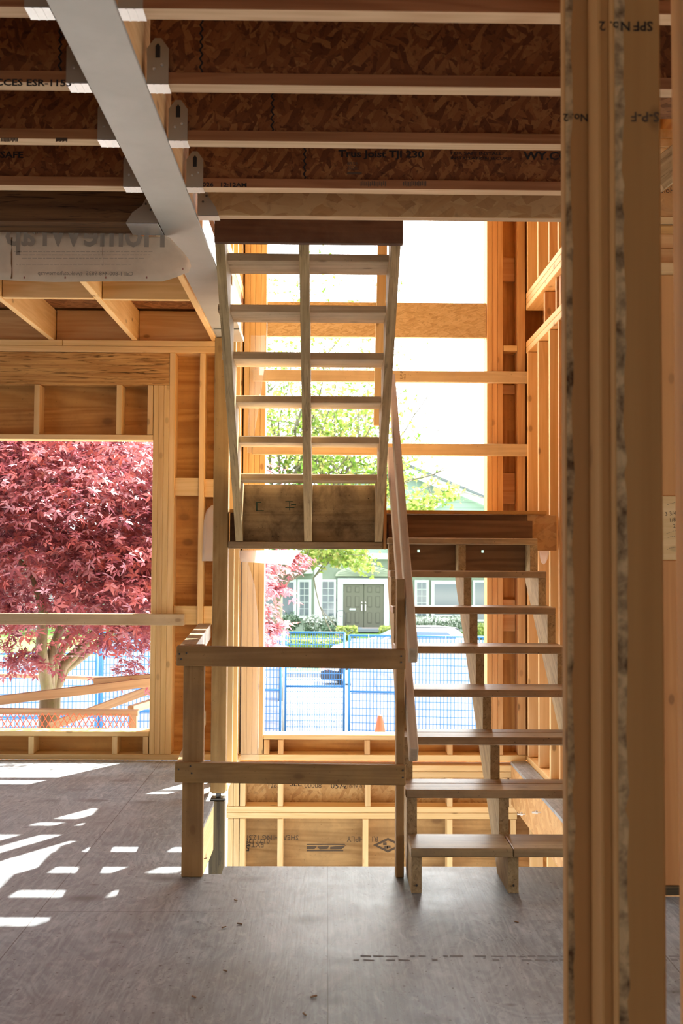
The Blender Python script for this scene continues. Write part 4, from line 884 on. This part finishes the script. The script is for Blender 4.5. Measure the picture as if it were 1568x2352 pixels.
shrub('clipped_bush', 796, 1456, HY-3.5, 22, 17, G_YEL, 'yellow clipped bush left of the doorstep', boxy=True, seed=6, n=1500); shrub('clipped_bush', 893, 1452, HY-3.5, 20, 13, G_YEL, 'yellow clipped bush right of the doorstep', boxy=True, seed=7, n=1200)
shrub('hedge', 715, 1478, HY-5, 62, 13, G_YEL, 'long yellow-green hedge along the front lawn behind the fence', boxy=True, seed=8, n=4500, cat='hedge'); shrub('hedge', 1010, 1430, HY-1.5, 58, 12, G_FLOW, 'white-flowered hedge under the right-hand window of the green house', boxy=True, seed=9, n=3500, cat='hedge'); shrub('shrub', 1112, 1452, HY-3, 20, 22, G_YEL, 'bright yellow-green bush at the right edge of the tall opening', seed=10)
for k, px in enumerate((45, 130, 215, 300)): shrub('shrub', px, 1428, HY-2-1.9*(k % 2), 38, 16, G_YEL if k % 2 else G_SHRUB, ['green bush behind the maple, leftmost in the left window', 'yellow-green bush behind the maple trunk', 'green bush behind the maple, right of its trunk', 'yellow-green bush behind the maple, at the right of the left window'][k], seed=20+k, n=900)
# fan on the porch
fn = thing('patio_fan', 'round white fan in a dark hoop frame beside the double doors', 'fan', (X(783, HY-1), HY-1, Z(1440, HY-1)))
def ring(name, c, r_, t_, mat, par, a0=0, a1=2*math.pi, n=24): return tube(name, [(c[0]+r_*math.cos(a0+(a1-a0)*i/n), c[1], c[2]+r_*math.sin(a0+(a1-a0)*i/n)) for i in range(n+1)], t_, mat, par, 6)
BLK = plain('black_metal', (.03, .035, .04), .5); fc = (X(783, HY-1), HY-1, Z(1412, HY-1)); ring('hoop', fc, .20, .012, BLK, fn, 0, math.pi); fh = put('fan_head', lathe_bm([(.05, -.03), (.10, 0), (.05, .03)], (0, 0, 0), 16), TRIM, fn)
off = Vector(fn.location); fh.rotation_euler = (math.pi/2, 0, 0); fh.location = Vector(fc)-off
for v in fh.data.vertices: v.co += off
for sx_ in (-.20, .20): tube('leg', [(fc[0]+sx_, fc[1], fc[2]), (fc[0]+sx_, fc[1], Z(1440, HY-1))], .012, BLK, fn, 6)
# ---------------------------------------------------------------- parked car
CY = 33.5; zg = Z(1574, CY); WHT = plain('white_car_paint', (.80, .81, .82), .25, 0, .6); CGL = plain('car_glass', (.10, .16, .24), .06, 0, .8); TYR = plain('tyre', (.02, .02, .022), .8); DKP = plain('dark_car_trim', (.03, .035, .05), .5)
cr = thing('car', 'white suv parked on the street behind the blue fence', 'car', (X(905, CY), CY, zg))
def cp(pts): return [(X(a, CY), Z(b_, CY)) for a, b_ in pts]
body = cp([(741, 1562), (740, 1530), (746, 1508), (768, 1487), (800, 1479), (866, 1468), (872, 1463), (1064, 1462), (1070, 1480), (1070, 1560)])
put('body', prism_bm(body, 'Y', CY-.9, CY+.9, .05), WHT, cr)
cab = cp([(868, 1468), (905, 1446), (935, 1439), (1010, 1439), (1046, 1443), (1066, 1462), (1066, 1470)])
put('cabin', prism_bm(cab, 'Y', CY-.78, CY+.78, .04), WHT, cr)
gl = cp([(882, 1464), (909, 1449), (940, 1446), (1020, 1447), (1044, 1462), (1044, 1466), (882, 1466)]); put('side_window', prism_bm(gl, 'Y', CY-.80, CY-.775), CGL, cr)
tube('roof_rail', [(X(915, CY), CY-.6, Z(1441, CY)), (X(935, CY), CY-.6, Z(1436, CY)), (X(1040, CY), CY-.6, Z(1438, CY)), (X(1050, CY), CY-.6, Z(1443, CY))], .025, BLK, cr, 6)
put('bumper', prism_bm(cp([(738, 1552), (738, 1535), (752, 1530), (800, 1540), (800, 1560)]), 'Y', CY-.93, CY+.93), DKP, cr); put('headlight', prism_bm(cp([(746, 1520), (752, 1506), (770, 1504), (768, 1518)]), 'Y', CY-.92, CY-.86), CGL, cr)
put('windscreen', prism_bm(cp([(866, 1464), (903, 1447), (907, 1449), (872, 1467)]), 'Y', CY-.70, CY+.70), CGL, cr)
for px in (800, 1028):
    w_ = put('wheel', lathe_bm([(.20, -.10), (.34, -.10), (.36, -.05), (.36, .05), (.34, .10), (.20, .10)], (0, 0, 0), 24), TYR, cr); off = Vector(cr.location)
    w_.rotation_euler = (math.pi/2, 0, 0); w_.location = Vector((X(px, CY), CY-.84, zg+.36))-off
    for v in w_.data.vertices: v.co += off
    h_ = put('hub', lathe_bm([(.21, .101), (.21, .115), (.05, .13)], (0, 0, 0), 16), BRASS, w_); 
    for v in h_.data.vertices: v.co += off + w_.location
# ---------------------------------------------------------------- site fence
BLUE = plain('blue_fence_paint', (.012, .11, .29), .45); SCR = sheet('white_windscreen', (.19, .20, .245), .06, .8)
def fence(x0, x1, Y, label, screen=True, y1=None, top=None, sp=.055, vsp=.11, sx=.0):
    zt = top if top is not None else Z(1456, 17.6); zb = zt-1.86; Y1 = Y if y1 is None else y1
    P = lambda x, z: Vector((x, Y+(Y1-Y)*(x-x0)/(x1-x0), z))
    t = thing('fence_panel', label, 'fence', tuple(P((x0+x1)/2, zb)), 'blue mesh site fence panels')
    for x in (x0, x1): tube('post', [P(x, zb), P(x, zt)], .021, BLUE, t, 8)
    for z in (zt, zt-.90, zb+.06): tube('rail', [P(x0, z), P(x1, z)], .017, BLUE, t, 8)
    bm = bmesh.new(); nx = int((x1-x0)/sp); nz = int((zt-zb)/vsp)
    for i in range(1, nx): x = x0+(x1-x0)*i/nx; tube_into(bm, [P(x, zb+.06), P(x, zt)], .0055, 4, False)
    for k in range(1, nz): z = zb+(zt-zb)*k/nz; tube_into(bm, [P(x0, z), P(x1, z)], .0055, 4, False)
    put('wire_mesh', bm, BLUE, t, 'Z')
    if screen:
        bm = bmesh.new(); n = 24; rows = []
        for i in range(n+1):
            x = x0+.03+(x1-x0-.06)*i/n; row = []
            for k in range(5): p = P(x, zb+.08+(zt-.05-zb-.08)*k/4); row.append(bm.verts.new((p.x, p.y+.045+.012*math.sin(i*1.7+k), p.z)))
            rows.append(row)
        for a, b_ in zip(rows, rows[1:]):
            for k in range(4): bm.faces.new((a[k], a[k+1], b_[k+1], b_[k]))
        put('windscreen', bm, SCR, t, 'X', smooth=True)
        for q_ in range(4): p = P(x0+(x1-x0)*(q_+.5)/4, zt-.01); tube('cable_tie', [p+Vector((0, -.02, .03)), p+Vector((.004, -.024, -.04))], .005, TRIM, t, 5)
    return t
fx = lambda px: X(px, 17.6)
fence(fx(646)-2.9, fx(646), 17.6, 'blue fence panel with white screen cut off by the left side of the middle window')
fence(fx(654), fx(793), 18.3, 'clear blue fence panel without a screen, in the middle of the lower opening', False, None, Z(1453, 18.3), .04, .095)
p3 = fence(fx(803), fx(803)+2.45, 17.6, 'blue fence panel with white screen behind the orange cone and the lower flight', True, 17.3, Z(1459, 17.6))
fence(fx(803)+2.50, fx(803)+5.2, 17.3, 'blue fence panel with white screen at the far right behind the stair treads', True, 17.2, Z(1461, 17.4))
EMB = sheet('pale_emblem', (.75, .76, .80), .15, .8)
bm = bmesh.new(); ec = (fx(884), 17.62, Z(1559, 17.6))
for r0, r1 in ((.17, .13),):
    n = 28; vo = [bm.verts.new((ec[0]+r0*math.cos(2*math.pi*i/n), ec[1], ec[2]+r0*math.sin(2*math.pi*i/n))) for i in range(n)]; vi = [bm.verts.new((ec[0]+r1*math.cos(2*math.pi*i/n), ec[1], ec[2]+r1*math.sin(2*math.pi*i/n))) for i in range(n)]
    for i in range(n): bm.faces.new((vo[i], vo[(i+1) % n], vi[(i+1) % n], vi[i]))
put('emblem', bm, EMB, p3)
LX = lambda px: X(px, 15.5)
fence(LX(212)-2.8, LX(212), 15.5, 'blue fence panel with white screen behind the maple trunk, left of the blue posts', True, 15.9, Z(1508, 15.5))
fence(LX(225), LX(225)+2.2, 15.9, 'blue fence panel with white screen at the right of the left window', True, 16.1, Z(1494, 15.8))
fence(LX(212)-5.7, LX(212)-2.85, 15.3, 'blue fence panel with white screen at the left edge of the photo', True, 15.5, Z(1508, 15.5))
stk = tube('metal_stake', [(X(653, 17.45), 17.45, -1.75), (X(653, 17.45), 17.45, Z(1452, 17.45))], .016, plain('grey_stake', (.25, .26, .25), .5, .5), None); tag(stk, 'grey metal stake standing beside the left post of the clear fence panel', 'stake')
ORG = plain('orange_cone', (.62, .05, .012), .5)
cn = thing('traffic_cone', 'orange traffic cone in front of the white fence screen', 'cone', (X(874, 16), 16, -1.62))
put('cone', lathe_bm([(.17, .03), (.035, .74), (.03, .75)], (X(874, 16), 16, -1.62), 20), ORG, cn, smooth=True); box('base', X(874, 16)-.2, X(874, 16)+.2, 15.8, 16.2, -1.64, -1.59, ORG, cn, bev=.01)
# ---------------------------------------------------------------- timber barrier with orange net outside the left window
OUTW = wood('outdoor_lumber', (.42, .31, .19), (.28, .19, .11), knots=.2)
def ob_(pl, pr, Y0, Y1, h, lab, w=.05): o = board('barrier_board', at(*pl, Y0), at(*pr, Y1), w, h, OUTW, None); return tag(o, lab, 'board', 'boards of the timber barrier outside')
ob_((-30, 1612), (352, 1566), 9.1, 9.4, .075, 'long sloping outdoor board crossing the maple trunk in the left window'); ob_((215, 1566), (360, 1555), 9.45, 9.5, .06, 'short outdoor board resting behind the long sloping one at the right')
ob_((-30, 1633), (318, 1637), 8.9, 8.9, .045, 'level outdoor board above the orange net, just over the window sill', .07); ob_((115, 1668), (360, 1578), 9.7, 9.9, .07, 'dark sloping outdoor brace behind the orange net'); ob_((-30, 1550), (300, 1560), 12.2, 12.2, .04, 'thin distant outdoor board behind the maple trunk')
ob_((300, 1630), (360, 1610), 9.0, 9.9, .06, 'short outdoor board running back from the net corner at the right of the left window')
bp = box('barrier_post', X(301, 8.93), X(318, 8.93), 8.93, 8.99, -1.3, Z(1640, 8.93), OUTW, None, 'Z'); tag(bp, 'short outdoor post at the right end of the orange net', 'post')
bm = bmesh.new(); y_n = 8.842; zt, zb = Z(1641, y_n), -.9; xa, xb = X(-40, y_n), X(322, y_n); cw, ch = .050, .042; rnd = random.Random(3)
rows_ = int((zt-zb)/ch)
for r_ in range(rows_):
    for c in range(int((xb-xa)/cw)):
        x = xa+c*cw+(cw/2 if r_ % 2 else 0); z = zt-r_*ch
        for dx in (-cw/2, cw/2): tube_into(bm, [(x, y_n+.01*math.sin(x*5), z), (x+dx, y_n+.01*math.sin((x+dx)*5), z-ch)], .0034, 4, False)
net = put('safety_net', bm, plain('orange_net', (.6, .13, .05), .6), None, 'X'); tag(net, 'orange plastic safety net stretched below the level outdoor board', 'net')
# ---------------------------------------------------------------- trees
def branches(root, dirs, depth, L0, r0, rg, spread=.6, up=.15, bend=.25, nseg=4):
    segs, tips = [], []
    def grow(p, d, L, r_, k):
        pts = [p.copy()]; rad = [r_]; q_ = p.copy(); dd = d.copy()
        for i in range(nseg):
            dd = (dd + Vector(rg.normal(size=3))*bend*.5 + Vector((0, 0, up*.3))).normalized(); q_ = q_+dd*L/nseg; pts.append(q_.copy()); rad.append(r_*(1-.4*(i+1)/nseg))
        segs.append((pts, rad, k))
        if k <= 1: tips.extend([pts[-1], pts[-2], pts[2]])
        if k > 0:
            for j in range(3 if k > 1 else 3):
                nd = (dd + Vector(rg.normal(size=3))*spread).normalized(); st_ = pts[-1] if j < 2 else pts[len(pts)//2]
                grow(st_, nd, L*rg.uniform(.6, .85), r_*.55, k-1)
    for d, L, r_ in dirs: grow(Vector(root), Vector(d).normalized(), L, r_, depth)
    return segs, tips
# red maple close to the left window
rg = np.random.default_rng(11); mx = X(118, 10.2)
mt = thing('japanese_maple', 'red-leaved maple tree with a mossy forked trunk outside the left window', 'tree', (mx, 10.2, -1.4))
fork = Vector((mx, 10.2, Z(1600, 10.2)))
tube('trunk', [(mx-.01, 10.2, -1.42), (mx, 10.2, -.6), (mx+.01, 10.2, fork.z)], [.125, .105, .095], BARKR, mt, 10)
tg = [((100, 1400), .055), ((140, 1440), .05), ((165, 1455), .045), ((195, 1480), .06), ((205, 1495), .05)]
for k, ((px, py), r_) in enumerate(tg):
    e = at(px, py, 10.2+.25*(k-2)); m_ = fork.lerp(e, .5)+Vector((-.05, 0, .03)); d_ = (e-fork).normalized()
    tube('limb', [fork-Vector((0, 0, .05)), m_, e, e+(d_+Vector((.2*(k-2), .3, .2)))*.35, e+(d_+Vector((.5*(k-2), .4, .2)))*.75], [r_*1.1, r_, r_*.8, r_*.4, r_*.12], BARKR, mt, 8)
NCL = 700; P_ = rg.normal(size=(NCL*3, 3)); P_ /= np.linalg.norm(P_, axis=1)[:, None]; P_ *= (rg.uniform(.25, 1, NCL*3)**.5)[:, None]
cc = np.array([mx-.15, 10.3, 1.62]); rad = np.array([2.55, 1.75, 1.5]); cl = cc+P_*rad
keep = (cl[:, 2] > .98-.16*np.abs(cl[:, 0]-mx)) & (752+cl[:, 0]*F/cl[:, 1] < 540) & (cl[:, 1] > 8.85) & (cl[:, 2] < 1.38*(cl[:, 1]-7.4)); cl = cl[keep][:NCL]
# low drooping sprays on the right, as far as the middle window
ex = np.array([list(at(px, py, Y)) for px, py, Y in ((295, 1520, 9.7), (300, 1545, 9.7), (225, 1480, 9.8), (255, 1465, 9.9), (320, 1470, 9.9), (60, 1500, 9.6), (75, 1525, 9.6), (20, 1480, 9.8), (335, 1440, 9.9), (40, 1510, 9.7))])
ex2 = np.array([list(at(px, py, Y)) for px, py, Y in ((612, 1350, 11.5), (622, 1345, 11.6), (635, 1352, 11.6), (650, 1350, 11.7), (612, 1300, 11.6), (625, 1296, 11.6), (680, 1280, 11.8), (690, 1272, 11.8), (676, 1296, 11.8), (612, 1395, 11.6), (612, 1425, 11.5), (618, 1440, 11.5), (628, 1438, 11.5), (615, 1455, 11.4))])
allc = []; nrm = []; lvv = []
for c, k, sp_ in [(c, 62, .27) for c in cl]+[(c, 26, .10) for c in ex]+[(c, 22, .06) for c in ex2]:
    q_ = rg.normal(size=(k, 3))*np.array([sp_, sp_, sp_*.30]); o_ = c-np.array([mx, 10.3, 1.0]); out_ = o_/np.linalg.norm(o_); q_[:, 2] -= .35*np.hypot(q_[:, 0], q_[:, 1])
    allc.append(c+q_); nrm.append(np.tile(np.array([out_[0]*.5, out_[1]*.5, .9]), (k, 1))+rg.normal(size=(k, 3))*.45); lvv.append(np.clip(rg.uniform(0, 1, k)*.7+rg.uniform(0, .3), 0, 1))
RED = leafmat('red_maple_leaf', [(.20, .065, .095), (.33, .10, .13), (.45, .125, .12), (.48, .29, .38)], .42, .33)
leaf_mesh('foliage', np.concatenate(allc), np.concatenate(nrm), .082, RED, mt, np.concatenate(lvv), 'maple', 5)
# green street tree seen through the stair opening
rg = np.random.default_rng(5); TY = 27.0; tx_ = X(637, TY)
gt = thing('street_tree', 'light green leafy street tree behind the stairs with a grey forked trunk', 'tree', (tx_, TY, -2.1))
fk = Vector((tx_+.05, TY, Z(1345, TY)))
tube('trunk', [(tx_, TY, -2.2), (tx_, TY, -1.2), (tx_+.02, TY, fk.z)], [.17, .13, .12], BARK, gt, 10)
dirs = [((-.35, 0, 1), 2.2, .085), ((.75, -.1, .9), 2.3, .10), ((.15, .2, 1.0), 2.6, .08), ((.95, .1, .55), 2.4, .06), ((-.8, .1, .8), 2.2, .06), ((.5, -.3, .7), 2.3, .06), ((.25, .1, 1.3), 3.4, .07), ((-.12, 0, 1.3), 3.6, .07), ((.3, -.2, 1.1), 3.9, .07), ((.05, .3, 1.2), 2.6, .06), ((-.3, -.2, 1.2), 3.9, .05)]
segs, tips = branches(fk, dirs, 3, 2.0, .08, rg, .62, .22)
bm = bmesh.new()
for pts, rad_, k in segs: tube_into(bm, pts, rad_, 6 if k > 1 else 4, False)
put('branches', bm, BARK, gt, 'Z', smooth=True)
tp = np.array([list(p) for p in tips]); n = 13
Cc = (tp[:, None]+rg.normal(size=(len(tp), n, 3))*np.array([.26, .26, .20])).reshape(-1, 3)
xs = 752+Cc[:, 0]*F/Cc[:, 1]; ys = 1281-(Cc[:, 2]-1.431)*F/Cc[:, 1]
thin = np.clip(1.0-np.maximum(0, (xs-880)/150)*1.0-np.maximum(0, (1060-ys)/520)*.75, .05, 1)
k_ = (rg.uniform(size=len(Cc)) < thin) & (ys < 1306) & (xs < 1060) & ((xs < 905) | (ys < 1125)); Cc = Cc[k_]
GRL = leafmat('green_tree_leaf', [(.08, .18, .015), (.16, .27, .03), (.29, .37, .07), (.33, .29, .09)], .5)
leaf_mesh('foliage', Cc, rg.normal(size=Cc.shape)+np.array([0, 0, .7]), .10, GRL, gt, rg.uniform(0, 1, len(Cc)), 'tri', 9)
# low leafy branches in front of the porch and the gable
ex = []
for (a, b_, c, d, m_) in ((690, 1275, 860, 1300, 60), (700, 1262, 850, 1280, 60), (925, 1150, 1050, 1135, 40), (905, 1160, 1000, 1165, 40)):
    for u_ in rg.uniform(0, 1, m_): ex.append(list(at(a+(c-a)*u_, b_+(d-b_)*u_+rg.normal()*7, TY-.5+rg.normal()*.4)))
ex = np.array(ex); Cc = (ex[:, None]+rg.normal(size=(len(ex), 7, 3))*.09).reshape(-1, 3)
leaf_mesh('low_foliage', Cc, rg.normal(size=Cc.shape)+np.array([0, 0, .9]), .10, GRL, gt, rg.uniform(.2, 1, len(Cc)), 'tri', 10)
tube('low_branch', [fk-Vector((0, 0, .25)), fk+Vector((.12, 0, .05)), at(690, 1292, TY-.2), at(740, 1252, TY-.4), at(860, 1215, TY-.5), at(1000, 1155, TY-.5)], [.10, .095, .075, .05, .03, .012], BARK, gt, 7)
